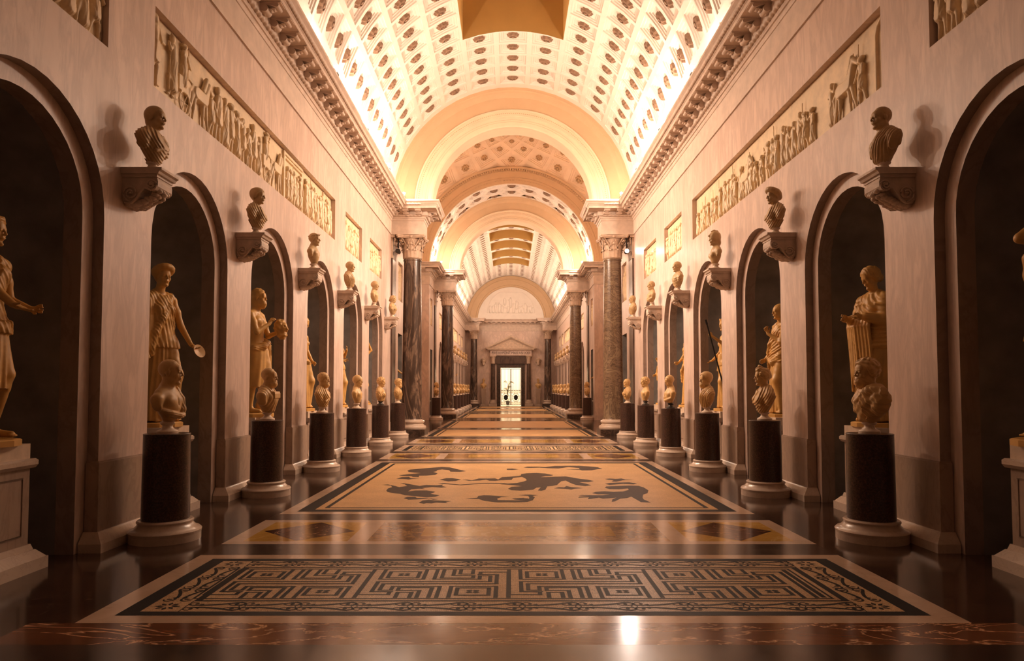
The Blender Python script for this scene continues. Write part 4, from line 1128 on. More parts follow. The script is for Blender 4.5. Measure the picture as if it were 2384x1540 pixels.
PLINTH = MB().lathe([(.30, 0), (.30, .05), (.285, .06)], 10).mesh('plinth', M['statue'])
# ------------------------------------------------------------------ busts: near gallery
def put_bust(me, x, y, z, rz, label, group, dark=False, sc=1.0, nm='marble_bust'):
    t = thing(nm, label, 'bust', (x, y, z), rz, group); t.scale = (sc, sc, sc)
    link('figure', me, t); link('socle', SOCLE_D if dark else SOCLE, t)
    return t
B = lambda *a, **k: bust(*a, **k)
PB = {}
specs = {  # name: hair, beard, dress, yaw, female, dark socle, label bit
 ('L', 0): ('bald', 0, 'bare_strap', .15, 0, 0, 'bare-chested balding man bust with cloth on one shoulder, nearest left pedestal'),
 ('L', 1): ('bald', .6, 'band', -.1, 0, 0, 'bust of a bald bearded man in a toga with flat chest band, second left pedestal'),
 ('L', 2): ('short', .5, 'toga', -.25, 0, 0, 'bust of a cropped bearded man wrapped in heavy cloth, third left pedestal'),
 ('L', 3): ('fringe', 0, 'herm', -.25, 0, 0, 'smooth bare-chested bust of a young man with fringe, fourth left pedestal'),
 ('L', 4): ('curly', 0, 'shoulder', -.3, 1, 1, 'small curly-haired bust on dark foot, fifth left pedestal'),
 ('L', 5): ('curly', .4, 'shoulder', -.4, 0, 0, 'curly bearded bust with cloak, last left pedestal before the column'),
 ('R', 0): ('curly', 1, 'cuirass', .1, 0, 0, 'bust of a curly bearded man in armour and cloak, on the nearest right column pedestal'),
 ('R', 1): ('updo', 0, 'toga', .0, 1, 0, 'bust of a woman with piled curls, second right pedestal'),
 ('R', 2): ('roundcap', .8, 'shoulder', .3, 0, 0, 'bust of a bearded man with cap-like hair and draped shoulder, third right pedestal'),
 ('R', 3): ('short', 0, 'bare_strap', .3, 0, 1, 'bust of a youth looking down with cloth on one shoulder, fourth right pedestal'),
 ('R', 4): ('curly', 0, 'herm', .3, 0, 1, 'small bust with curly hair on a dark foot, fifth right pedestal'),
 ('R', 5): ('capped', 0, 'toga', .3, 1, 0, 'draped bust of a woman, last right pedestal before the column'),
}
GP = 'portrait busts on the near column pedestals'
ords = ['nearest', 'second', 'third', 'fourth', 'fifth', 'sixth']
first = None
for (sd, k), (hair, beard, dress, yaw, fem, dark, lb) in specs.items():
    s = -1 if sd == 'L' else 1; y = near_p[3+k]+.06; x = 3.68*s; rz = 0 if s < 0 else PI
    sn = 'left' if s < 0 else 'right'
    if first is None:
        first = thing('column_pedestal', 'x', 'pedestal', (x, y, 0), 0, 'dark granite column pedestals of the near gallery')
        link('shaft', SHAFT, first, (0, 0, .2)); link('base', PBASE, first); first['label'] = 'dark granite drum pedestal on white round base, nearest on the left'
    else:
        copy_thing(first, (x, y, 0), 0, 'dark granite drum pedestal on white round base, %s on the %s' % (ords[k] if k else 'nearest', sn))
    me = bust('bust_figure', M['bust'], hair, beard, dress, yaw, .28 if (sd, k) == ('R', 3) else 0., bool(fem), .0062 if k < 3 else .009, seed=k+len(sd), mirror=s > 0)
    PB[(sd, k)] = me
    put_bust(me, x, y, 1.10, rz, lb, GP, dark)
up = {
 ('L', 0): ('capped', 0, 'toga', -.1, 0, 'draped bust with smooth capped hair on the nearest left wall console'),
 ('L', 1): ('roundcap', 0, 'toga', -.15, 1, 'bust of a woman with full rounded hair on the second left wall console'),
 ('L', 2): ('laurel', 0, 'herm', -.15, 0, 'bare-shouldered bust with a leafy wreath on the third left wall console'),
 ('L', 3): ('short', 0, 'shoulder', -.1, 0, 'bust of a short-haired man in a cloak on the fourth left wall console'),
 ('L', 4): ('fringe', 0, 'herm', -.2, 0, 'slim bust with fringed hair on the fifth left wall console'),
 ('L', 5): ('wavy', 0, 'tunic', -.3, 1, 'bust of a woman with tied hair on the sixth left wall console'),
 ('R', 0): ('bald', 0, 'shoulder', .1, 0, 'bust of a bald man with folded cloak on the nearest right wall console'),
 ('R', 1): ('turban', 0, 'toga', .1, 1, 'bust of a woman with turban-like hair on the second right wall console'),
 ('R', 2): ('helmet', 0, 'herm', .15, 1, 'helmeted bust on the third right wall console'),
 ('R', 3): ('short', 0, 'tunic', .2, 0, 'bust of a man with short hair and V-necked cloak on the fourth right wall console'),
 ('R', 4): ('short', 0, 'bare_strap', .2, 0, 'slender bust of a young man on the fifth right wall console'),
 ('R', 5): ('capped', 0, 'shoulder', .2, 0, 'draped bust on the sixth right wall console, beside the column'),
}
GU = 'portrait busts on the near wall consoles'
firstc = None
for (sd, k), (hair, beard, dress, yaw, fem, lb) in up.items():
    s = -1 if sd == 'L' else 1; y = near_p[3+k]; x = HW*s; rz = 0 if s < 0 else PI; sn = 'left' if s < 0 else 'right'
    lc = 'carved scroll console on the %s wall, %s from the camera' % (sn, ords[k])
    if firstc is None:
        firstc = thing('wall_console', lc, 'console', (x, y, 3.54), rz, 'scroll consoles along the near walls')
        link('shelf', CT, firstc); b_ = link('scroll_bracket', CB, firstc); link('acanthus_leaf', CL, b_)
    else: copy_thing(firstc, (x, y, 3.54), rz, lc)
    me = bust('bust_figure', M['bustup'], hair, beard, dress, yaw, 0, bool(fem), .0062 if k < 2 else .009, seed=30+k, mirror=s > 0)
    PB[(sd+'u', k)] = me
    put_bust(me, x-.235*s, y, 3.85, rz, lb, GU, False, .91)
# ------------------------------------------------------------------ statues in the niches
GS = 'marble statues in the near niches'; GB = 'square statue pedestals in the near niches'
fp = None
stat = [
 ('L', 0, 'pointing', 0, 'curly-haired statue stretching out an arm in the left niche cut by the photo edge', .95),
 ('L', 1, 'dish', -.38, 'statue of a draped woman with thick headband holding out a round dish, second left niche', 1.0),
 ('L', 2, 'mask', -.05, 'statue of a bearded old man with bare chest carrying a mask, third left niche', 1.07),
 ('L', 3, 'nymph', -.2, 'half-draped statue of a woman looking down, fourth left niche', .98),
 ('L', 4, 'basket', -.3, 'draped statue carrying a basket-shaped capital on its head, fifth left niche', .98),
 ('L', 5, 'raised', -.4, 'nude male statue with raised arm, sixth left niche', .92),
 ('R', 0, 'elbow', PI, 'statue with one bent arm in the right niche cut by the photo edge', 1.0),
 ('R', 1, 'veil', PI+.25, 'statue of a shrouded woman looking down with long hanging cloth, second right niche', .99),
 ('R', 2, 'toga', PI+.1, 'statue of a man in a toga clutching its folds, third right niche', .94),
 ('R', 3, 'spear', PI+.1, 'statue of a woman with diadem gripping a dark spear, fourth right niche', .97),
 ('R', 4, 'drape', PI+.3, 'draped statue of a woman with crown, fifth right niche', 1.0),
 ('R', 5, 'toga', PI+.3, 'draped male statue, sixth right niche', .86),
]
SM = {}
for sd, k, kind, rz, lb, sc in stat:
    s = -1 if sd == 'L' else 1; y = near_c[2+k+0]+0; y = BAY0+BAY*(k-1); x = {'mask': 4.40, 'pointing': 4.46, 'elbow': 4.40}.get(kind, 4.52)*s; sn = 'left' if s < 0 else 'right'
    if kind not in SM: SM[kind] = statue('statue_figure', M['statue'], kind, .010 if k <= 2 else .013)
    ped = (4.60*s, y, 0)
    lc = 'square marble statue pedestal in the %s niche on the %s' % (['first', 'second', 'third', 'fourth', 'fifth', 'sixth'][k], sn)
    if fp is None:
        fp = thing('statue_pedestal', lc, 'pedestal', ped, 0 if s < 0 else PI, GB)
        for nm, me in (('cap', SPC), ('upper_block', SPB), ('die', SPD), ('base', SPS)): link(nm, me, fp)
    else: copy_thing(fp, ped, 0 if s < 0 else PI, lc)
    t = thing('marble_statue', lb, 'statue', (x, y, 1.09), rz, GS); t.scale = (sc, sc, sc)
    link('figure', SM[kind], t, (0, 0, .05)); link('plinth', PLINTH, t)
    R3 = Matrix.Rotation(rz, 3, 'Z')
    def wpt(p): q = R3 @ Vector(p)*sc; return (x+q.x, y+q.y, 1.09+.05*sc+q.z)
    if kind == 'dish':
        d = link('shallow_dish', MB().lathe([(0, .0), (.03, .004), (.085, .018), (.088, .024), (.08, .022), (.0, .008)], 28, caps=False).mesh('shallow_dish', M['statue'], smooth=True), None, wpt((.385, .26, .90)), (0.35, 1.2, 0))
        tag(d, 'round shallow dish held by the woman statue in the second left niche', 'dish')
    if kind == 'spear':
        p0, p1 = wpt((.10, .34, .02)), wpt((.58, .29, 1.92))
        v = Vector(p1)-Vector(p0)
        m_ = MB().tube([(0, 0, 0), (0, 0, v.length*.94), (0, 0, v.length*.95), (0, 0, v.length)], [.016, .016, .024, .022], 10).mesh('spear', M['black'], smooth=True)
        o = link('long_spear', m_, None, p0, v.to_track_quat('Z', 'Y').to_euler()); tag(o, 'long dark spear held upright by the woman statue on the right', 'spear')
    if kind == 'mask':
        F = Field((-.16, -.16, -.2), (.2, .16, .2), .008)
        def cw(X, Y, Z): return -.016*np.sin(48*X+1.5*np.sin(20*Z))*np.sin(50*Y)*np.cos(46*Z)
        F.ell((-.02, 0, .02), (.10, .11, .14), k=.01, wob=cw); F.ell((.06, 0, -.01), (.06, .07, .10), k=.02)
        F.cone((.09, 0, .03), (.13, 0, -.02), .016, .022, .01); F.ell((.10, .035, .03), (.02, .018, .015), k=.01, cut=True); F.ell((.10, -.035, .03), (.02, .018, .015), k=.01, cut=True)
        F.ell((.11, 0, -.065), (.03, .035, .022), k=.01, cut=True); F.cone((.02, 0, -.13), (.02, 0, -.16), .09, .05, .02, wob=cw)
        o = link('carved_mask', F.mesh('carved_mask', M['statue']), None, wpt((.36, .13, 1.36)), (0, 0, -.4)); tag(o, 'curly lion-like mask carried on the old man statue\'s arm', 'mask')
# statues with outstretched arms in the square recesses beside the columns
for s, sn, yy, kind, dist in ((-1, 'left', 25.05, 'pointing', 'nearer'), (1, 'right', 25.05, 'raised', 'nearer'), (-1, 'left', 35.0, 'dish', 'farther'), (1, 'right', 35.0, 'pointing', 'farther')):
    rz = 0 if s < 0 else PI
    copy_thing(fp, (4.52*s, yy, 0), rz, 'square pedestal in the rectangular recess on the %s by the %s column' % (sn, dist), 'statue pedestals by the columns')
    t = thing('marble_statue', 'statue reaching forward from the rectangular recess, %s side, %s column' % (sn, dist), 'statue', (4.46*s, yy, 1.09), rz-.3*s, 'statues by the columns'); t.scale = (.85, .85, .85)
    link('figure', SM[kind], t, (0, 0, .05)); link('plinth', PLINTH, t)
# busts on pedestals standing in front of the crossing piers
for s, sn, key in ((-1, 'left', ('L', 2)), (1, 'right', ('R', 0))):
    copy_thing(first, (3.78*s, 34.45, 0), 0, 'granite drum pedestal at the %s far pier, half hidden by the nearer column' % sn, 'pedestals at the crossing')
    put_bust(PB[key], 3.78*s, 34.45, 1.1, PI/2*0+(0 if s < 0 else PI), 'bust at the far %s pier of the dome, half hidden by the nearer column' % sn, 'busts at the crossing')
# ------------------------------------------------------------------ far gallery: the same order of things, small in view
keys = [('L', 1), ('L', 5), ('R', 1), ('R', 2), ('L', 2), ('R', 0), ('L', 0), ('L', 4)]
ukeys = [('Lu', 2), ('Ru', 3), ('Lu', 4), ('Ru', 1), ('Lu', 5), ('Ru', 4), ('Lu', 3), ('Ru', 5)]
kinds = ['toga', 'drape', 'spear', 'basket', 'veil', 'nymph', 'raised']
wo = ['first', 'second', 'third', 'fourth', 'fifth', 'sixth', 'seventh', 'eighth']
for s, sn in ((-1, 'left'), (1, 'right')):
    rz = 0 if s < 0 else PI
    for i in range(1, 8):
        y = far_p[i]
        if y > 60: break
        w_ = wo[7-i]
        copy_thing(first, (3.68*s, y, 0), 0, 'granite drum pedestal of the far gallery on the %s, %s from the end wall' % (sn, w_), 'far gallery pedestals')
        put_bust(PB[keys[(i+(s > 0)*3) % 8]], 3.68*s, y, 1.10, rz, 'small distant bust on the %s far pedestals, %s from the end wall' % (sn, w_), 'busts on the far pedestals')
        copy_thing(firstc, (HW*s, y, 3.54), rz, 'distant scroll console on the %s wall, %s from the end wall' % (sn, w_), 'far gallery consoles')
        put_bust(PB[ukeys[(i+(s > 0)*2) % 8]], (HW-.235)*s, y, 3.85, rz, 'small distant bust on the %s far consoles, %s from the end wall' % (sn, w_), 'busts on the far consoles', sc=.86)
    for i, yc in enumerate(far_c[2:]):
        w_ = wo[4-i] if i < 5 else wo[i]
        copy_thing(fp, (4.60*s, yc, 0), rz, 'distant statue pedestal in the %s far wall, %s niche from the end' % (sn, w_), 'far niche pedestals')
        t = thing('marble_statue', 'distant statue in the %s far wall, %s niche from the end' % (sn, w_), 'statue', (4.52*s, yc, 1.09), rz, 'statues in the far niches'); t.scale = (.93, .93, .93)
        link('figure', SM[kinds[(i+(s > 0)*3) % 7]], t, (0, 0, .05)); link('plinth', PLINTH, t)
# ------------------------------------------------------------------ relief friezes
def relief(length, seed, style, h=.010):
    """u along the wall, v up, carved towards +x; origin at the lower corner"""
    F = Field((-.03, -.03, -.02), (.095, length+.03, .95), h); rnd = random.Random(seed)
    F.V[:] = .05
    sl, P = F.reg((-9,)*3, (99,)*3); F.V = np.maximum(P[0]-.012+0*P[1]+0*P[2], -(P[0]+.02)+0*P[1]+0*P[2]).astype(np.float32)
    def man(u, hh, f, robe, base=.02):
        s = hh/.74; z = lambda q: base+q*s
        lean = rnd.uniform(-.03, .03)
        F.ell((.048, u+f*.012+lean, z(.690)), (.040, .045*s, .056*s), k=.006); F.ell((.04, u-f*.01+lean, z(.71)), (.035, .05*s, .04*s), k=.006)
        F.ell((.05, u+f*.04*s+lean, z(.675)), (.02, .015*s, .03*s), k=.006)
        F.cone((.04, u+lean*.7, z(.585)), (.04, u, z(.42)), .056*s, .044*s, .01)
        st = rnd.uniform(.03, .09)
        fd = lambda x, y, q: -.012*fold(y*32+.4*np.sin(q*20)+0*x)
        if robe: F.cone((.035, u, z(.42)), (.03, u+rnd.uniform(-.02, .02), z(.10)), .050*s, .068*s, .01, wob=fd)
        else: F.cone((.04, u, z(.42)), (.035, u, z(.28)), .055*s, .070*s, .01, wob=fd)
        for q in (-1, 1): F.cone((.035, u+q*.02, z(.38)), (.035, u+q*st*.7+f*.02, z(.20)), .034*s, .026*s, .01); F.cone((.035, u+q*st*.7+f*.02, z(.20)), (.03, u+q*st, z(.03)), .026*s, .016*s, .01); F.cone((.03, u+q*st, z(.015)), (.035, u+q*st+f*.05, z(.012)), .016*s, .012*s, .006)
        for q in (-1, 1):
            a = rnd.choice([-1.3, -.7, -.2, .5, 1.1]); e = (.065, u+q*.075+f*.03, z(.56)+.07*math.sin(a)*s-.06)
            w = (.07, e[1]+f*.10*s*math.cos(a)*rnd.choice([1, .6]), e[2]+.10*math.sin(a)*s+.02)
            F.cone((.055, u+q*.055*s, z(.60)), e, .024*s, .020*s, .01); F.cone(e, w, .020*s, .015*s, .008)
        if rnd.random() < .25: F.cone((.05, u+.1*f, z(.05)), (.05, u+.1*f+rnd.uniform(-.05, .05), min(.88, z(.95))), .008, .008, .003)
    def horse(u, f, base=.02):
        F.cone((.05, u-f*.12, base+.40), (.05, u+f*.12, base+.40), .085, .080, .03)
        F.cone((.05, u+f*.15, base+.45), (.05, u+f*.24, base+.64), .060, .040, .02); F.cone((.055, u+f*.24, base+.65), (.055, u+f*.34, base+.56), .038, .022, .01)
        F.cone((.05, u+f*.22, base+.68), (.05, u+f*.22, base+.74), .012, .006, .004)
        F.chain([(.05, u+f*.10, base+.52), (.055, u+f*.19, base+.70)], .03, .01, wob=lambda x, y, z: -.006*fold(z*50+0*x+0*y))
        for q, d in ((.17, .12), (.10, .03), (-.13, -.05), (-.19, -.14)):
            F.cone((.045, u+f*q, base+.36), (.045, u+f*(q+d*.4), base+.18), .036, .022, .015); F.cone((.045, u+f*(q+d*.4), base+.18), (.04, u+f*(q+d*.9), base+.03), .020, .016, .008)
        F.chain([(.045, u-f*.20, base+.46), (.045, u-f*.29, base+.36), (.045, u-f*.28, base+.20)], [.025, .03, .012], .01)
    def chariot(u, f, base=.02):
        n = 14
        F.chain([(.05, u+.14*math.cos(2*PI*i/n), base+.15+.14*math.sin(2*PI*i/n)) for i in range(n+1)], .013, .004)
        for i in range(3): a = PI*i/3; F.cone((.045, u-.13*math.cos(a), base+.15-.13*math.sin(a)), (.045, u+.13*math.cos(a), base+.15+.13*math.sin(a)), .008, .008, .003)
        F.box((.01, u-.16, base+.27), (.06, u+.14, base+.46), .01); F.chain([(.05, u+f*.16, base+.25), (.05, u+f*.20, base+.48), (.05, u+f*.10, base+.50)], .015, .01)
    L = length
    if style == 'left' and L > 5:
        man(.12, .80, 1, False, .1); man(.55, .74, -1, True, .12); horse(1.25, 1); chariot(.85, 1); man(.82, .58, 1, True, .32); man(1.62, .62, 1, False)
        u = 1.85
        while u < 3.5: man(u, rnd.uniform(.62, .78), rnd.choice((1, -1)), rnd.random() < .5); u += rnd.uniform(.19, .28)
        chariot(3.75, 1); horse(4.2, 1); man(3.7, .5, 1, True, .38)
        F.box((.0, 4.60, .0), (.06, 4.68, .9)); F.box((.0, 4.68, .78), (.05, 5.75, .82)); F.box((.0, 4.68, .84), (.055, 5.75, .9)); F.box((.0, 5.70, .0), (.05, 5.76, .82))
        u = 4.82
        while u < 5.6: man(u, rnd.uniform(.60, .70), rnd.choice((1, -1)), rnd.random() < .5); u += rnd.uniform(.16, .22)
        u = 5.95
        while u < L-.1: man(u, rnd.uniform(.66, .80), rnd.choice((1, -1)), rnd.random() < .6); u += rnd.uniform(.16, .24)
        F.box((.0, 7.25, .0), (.05, 7.30, .9))
    elif style == 'right' and L > 5:
        # near end (small u): tall gate moulding, a few figures, then crowds
        F.box((.0, .22, .0), (.05, .26, .70)); F.chain([(.03, .24, .70), (.03, .20, .80), (.03, .10, .87)], .02, .005)
        man(.55, .60, 1, False); horse(.95, -1, 0); man(1.32, .60, -1, True)
        u = 1.9
        while u < 3.0: man(u, rnd.uniform(.52, .66), rnd.choice((1, -1)), rnd.random() < .5); u += rnd.uniform(.18, .26)
        while u < L-.15: man(u, rnd.uniform(.50, .68), rnd.choice((1, -1)), rnd.random() < .5); u += rnd.choice((.17, .2, .24, .30))
        horse(4.6, -1, 0)
    else:
        u = .12
        while u < L-.08: man(u, rnd.uniform(.62, .76), rnd.choice((1, -1)), rnd.random() < .6); u += rnd.uniform(.17, .27)
        if style == 'left': F.box((.0, L-.12, .0), (.04, L-.06, .9))
    sl, P = F.reg((-9,)*3, (99,)*3)
    F.V = np.maximum(F.V, np.maximum(np.maximum(P[1]-length+.004, .004-P[1]), np.maximum(P[2]-.924, .006-P[2]))+0*P[0])
    return F.mesh('carved_relief', M['relief'], 1)
def vis(a): return a
rl = {('L', 1): (4.58, 6.72, 'small'), ('L', 2): (7.60, 15.62, 'left'), ('L', 3): (16.62, 18.48, 'left'), ('L', 4): (19.55, 21.35, 'small'),
      ('R', 1): (4.58, 6.72, 'small'), ('R', 2): (7.60, 15.62, 'right'), ('R', 3): (16.62, 18.48, 'small'), ('R', 4): (19.55, 21.35, 'small')}
rlab = {1: 'carved relief panel above the nearest niche, cut by the photo\'s top edge, %s side', 2: 'long carved frieze of many small figures in the %s wall', 3: 'square carved relief panel next after the long frieze, %s wall', 4: 'last square carved relief panel before the column, %s wall'}
RM = {}
for (sd, k), (a, b, st) in rl.items():
    s = -1 if sd == 'L' else 1
    me = relief(b-a, k*7+(s > 0)*3, st, .0095 if b-a > 3 else .011); RM[(sd, k)] = me
    x = (HW+.108)*s
    # the carving is modelled towards +x; mirrored for the right wall by turning it round
    if s < 0: o = link('relief_panel', me, None, (x, a, PZ0))
    else:
        co_ = np.empty(len(me.vertices)*3, np.float32); me.vertices.foreach_get('co', co_); co_[0::3] *= -1; me.vertices.foreach_set('co', co_)
        me.flip_normals(); me.update(); o = link('relief_panel', me, None, (x, a, PZ0))
    tag(o, rlab[k] % ('left' if s < 0 else 'right'), 'relief')
for s, sn in ((-1, 'left'), (1, 'right')):
    src = {1: RM[('R' if s > 0 else 'L', 3)], 2: RM[('R' if s > 0 else 'L', 2)], 3: RM[('R' if s > 0 else 'L', 4)]}
    for i, (a, b) in enumerate(far_panels):
        me = src[1] if b-a < 3 else src[2]
        L0 = 1.86 if b-a < 3 else 8.02
        o = link('relief_panel', me, None, ((HW+.108)*s, a, PZ0)); o.scale = (1, (b-a)/L0, 1)
        tag(o, 'distant carved relief high in the %s wall of the far gallery, %s beyond the column' % (sn, wo[i]), 'relief', 'far gallery reliefs')
    for yy, w_ in ((24.55, 'nearer'), (34.55, 'farther')):
        yl = 1.0 if w_ == 'nearer' else .9
        o = link('relief_panel', src[1], None, ((HW+.098)*s, yy, 4.75)); o.scale = (.9, yl/1.86, 1.49)
        tag(o, 'tall relief panel on the %s wall beside the %s free-standing column' % (sn, w_), 'relief')
# ------------------------------------------------------------------ end wall: door, pediment, lettering, gate, herms
Y = YF1
def dbox(a, b, name, m, par): return link(name, MB().box(a, b).mesh(name, m), par)
dr = thing('door_surround', 'stone door surround with triangular pediment and inscription on the end wall', 'doorway', (0, Y, 0))
fr = MB(); t_ = .34
for a, b in (((-DX-t_, -.10, 0), (-DX, 0, DZ+t_)), ((DX, -.10, 0), (DX+t_, 0, DZ+t_)), ((-DX, -.10, DZ), (DX, 0, DZ+t_)), ((-DX-.06, -.14, 0), (-DX, -.10, DZ+.06)), ((DX, -.14, 0), (DX+.06, -.10, DZ+.06)), ((-DX, -.14, DZ), (DX, -.10, DZ+.06))): fr.box(a, b)
link('door_frame', fr.mesh('door_frame', M['doorframe']), dr)
dbox((-1.45, -.22, DZ+.36), (1.45, 0, DZ+1.0), 'overdoor_panel', M['pil_dark'], dr)
dbox((-1.86, -.36, 4.52), (1.86, 0, 5.00), 'inscription_slab', M['wall'], dr)
pm = MB()
pm.box((-2.1, -.50, 5.00), (2.1, 0, 5.10)).box((-2.2, -.56, 5.10), (2.2, 0, 5.20))
ap = 6.32
pm.prism([(-2.2, 5.20), (2.2, 5.20), (0, ap)], 'y', -.34, 0)
for s in (-1, 1):
    pm.prism([(s*2.28, 5.20), (s*2.05, 5.20), (0, ap-.16), (0, ap+.03)][::s], 'y', -.58, -.30); pm.prism([(s*2.05, 5.20), (s*1.9, 5.20), (0, ap-.25), (0, ap-.16)][::s], 'y', -.48, -.30)
link('pediment', pm.mesh('pediment', M['capital']), dr)
for s in (-1, 1):
    pc = MB().lathe([(.20, .55), (.20, .6), (.165, 3.75)], 20, (s*1.6, -.26, 0)); link('small_column', pc.mesh('small_column', M['pil_dark'], smooth=True), dr)
    cp = MB().lathe([(.17, 0), (.19, .05), (.17, .1), (.18, .40), (.25, .62), (.27, .70)], 16, (s*1.6, -.26, 3.78)); cp.box((s*1.6-.27, -.53, 4.42), (s*1.6+.27, .0, 4.52)); link('small_capital', cp.mesh('small_capital', M['capital'], smooth=True), dr)
    bp = MB().lathe([(.33, .22), (.34, .3), (.28, .38), (.24, .42), (.27, .47), (.22, .55)], 20, (s*1.6, -.26, 0)); bp.box((s*1.6-.36, -.62, 0), (s*1.6+.36, 0, .22)); link('small_base', bp.mesh('small_base', M['base'], smooth=True), dr)
cu = bpy.data.curves.new('inscription', 'FONT'); cu.body = 'PIVS·VII·PONT·MAX·AN·XXII'; cu.size = .30; cu.align_x = 'CENTER'; cu.align_y = 'CENTER'; cu.extrude = .006
cu.space_character = 1.0
tx = bpy.data.objects.new('tmp_text', cu); COL.objects.link(tx)
bpy.context.view_layer.update(); dg = bpy.context.evaluated_depsgraph_get(); tm = bpy.data.meshes.new_from_object(tx.evaluated_get(dg)); bpy.data.objects.remove(tx)
tm.materials.clear(); tm.materials.append(M['letters'])
xs = [v.co.x for v in tm.vertices]; wd = max(xs)-min(xs)
lt = link('inscription', tm, dr, (0, -.366, 4.75), (PI/2, 0, 0), (3.4/wd, 1.15, 1))
# gate: bars above, ornamental lower panels
def gate_leaf(s):
    mb = MB(); w = DX-.02; x0 = .01
    fr_ = lambda a, b: mb.box((min(s*a[0], s*b[0]), -.02, a[1]), (max(s*a[0], s*b[0]), .02, b[1]))
    fr_((x0, .05), (x0+.05, 3.36)); fr_((w-.05, .05), (w, 3.36)); fr_((x0, .05), (w, .10)); fr_((x0, 3.31), (w, 3.36)); fr_((x0, 1.38), (w, 1.42)); fr_((x0, 1.14), (w, 1.17)); fr_((x0, .32), (w, .35))
    for i in range(1, 8):
        x = x0+(w-x0)*i/8; fr_((x-.011, 1.42), (x+.011, 3.31))
    cx = s*(x0+w)/2; cz = .745
    mb.tube([(cx+.31*math.cos(a), 0, cz+.36*math.sin(a)) for a in [2*PI*i/28 for i in range(29)]], .022, 6, caps=False)
    mb.prism([(cx+.19*math.cos(2*PI*i/24), cz+.25*math.sin(2*PI*i/24)) for i in range(24)], 'y', -.015, .015)
    for i in range(8):
        a = 2*PI*i/8+.39; mb.tube([(cx+.19*math.cos(a), 0, cz+.25*math.sin(a)), (cx+.31*math.cos(a), 0, cz+.36*math.sin(a))], .015, 5)
        mb.tube([(cx+.31*math.cos(a), 0, cz+.36*math.sin(a)), (cx+.44*math.cos(a), 0, cz+.44*math.sin(a))], .014, 5)
    for zc in (.21, 1.28):
        for i in range(4):
            x = s*(x0+.12+(w-x0-.24)*i/3); mb.tube([(x+.09*math.cos(a), 0, zc+.09*math.sin(a)) for a in [2*PI*k/12 for k in range(13)]], .013, 5, caps=False)
            mb.tube([(x-.07, 0, zc-.07), (x+.07, 0, zc+.07)], .01, 5); mb.tube([(x-.07, 0, zc+.07), (x+.07, 0, zc-.07)], .01, 5)
    return mb.mesh('gate_leaf', M['black'])
gt = thing('iron_gate', 'black double gate with bars and ornamental lower panels in the end doorway', 'gate', (0, Y+.25, 0))
link('gate_leaf', gate_leaf(1), gt); link('gate_leaf', gate_leaf(-1), gt)
# the lit room beyond the gate
rm = MB(); a, b, h_, y0, y1 = -2.4, 2.4, 4.6, Y+.8, Y+5.5
rm.add([(a, y0, 0), (b, y0, 0), (b, y1, 0), (a, y1, 0), (a, y0, h_), (b, y0, h_), (b, y1, h_), (a, y1, h_)], [(0, 1, 2, 3), (4, 7, 6, 5), (1, 5, 6, 2), (2, 6, 7, 3), (3, 7, 4, 0)])
for x0, x1, z0, z1 in ((a, -DX, 0, h_), (DX, b, 0, h_), (-DX, DX, DZ, h_)): rm.add([(x0, y0, z0), (x1, y0, z0), (x1, y0, z1), (x0, y0, z1)], [(0, 3, 2, 1)])
structure('wall_beyond', rm.mesh('wall_beyond', M['plaster']))
ts = thing('potted_palm', 'spindly palm silhouette in the bright room beyond the gate', 'plant', (-.28, Y+2.6, 0))
pt = MB().lathe([(.12, 0), (.2, .35), (.22, .38), (.18, .4)], 16); link('pot', pt.mesh('pot', M['bronze']), ts)
pf = MB(); rp_ = random.Random(4)
for i in range(16):
    a_ = rp_.uniform(0, 2*PI); l_ = rp_.uniform(.35, .75); hh = rp_.uniform(1.1, 2.0)
    pts = [(0, 0, .4), (.03*math.cos(a_), .03*math.sin(a_), hh*.8)]+[(l_*t*math.cos(a_), l_*t*math.sin(a_), hh+.35*math.sin(PI*t*.8)) for t in (.2, .5, .8, 1)]
    pf.tube(pts, [.014, .012, .012, .03, .022, .004], 5)
link('fronds', pf.mesh('fronds', fmat('palm_green', (.10, .09, .03), .6)), ts)
# herm figures and wall masks on the end wall
for s, sn in ((-1, 'left'), (1, 'right')):
    t = thing('herm_figure', 'brown half-figure on a tapering pillar %s of the end door' % sn, 'herm', (2.44*s, Y-.45, 0), -PI/2, 'herms beside the end door')
    hp = MB()
    for z0, z1, w0, w1 in ((0, .18, .26, .24), (.18, 1.55, .15, .22)):
        hp.add([(-w0*.8, -w0, z0), (w0*.8, -w0, z0), (w0*.8, w0, z0), (-w0*.8, w0, z0), (-w1*.8, -w1, z1), (w1*.8, -w1, z1), (w1*.8, w1, z1), (-w1*.8, w1, z1)], [(0, 3, 2, 1), (4, 5, 6, 7), (0, 1, 5, 4), (1, 2, 6, 5), (2, 3, 7, 6), (3, 0, 4, 7)])
    link('pillar', hp.mesh('pillar', M['dado']), t); link('figure', PB[('R', 2) if s > 0 else ('L', 5)], t, (0, 0, 1.38), (0, 0, 0), (1.1, 1.05, 1.35))
    F = Field((-.22, -.34, -.62), (.25, .34, .5), .016)
    T_ = head(F, (0, 0, 0), 2.3, 0, 0, 'curly', 1.2)
    t = tag(link('wall_mask', F.mesh('wall_mask', M['capital']), None, (2.45*s, Y-.2, 3.95), (0, 0, -PI/2)), 'large carved head fixed high on the end wall, %s of the door' % sn, 'mask', 'wall masks beside the end door')
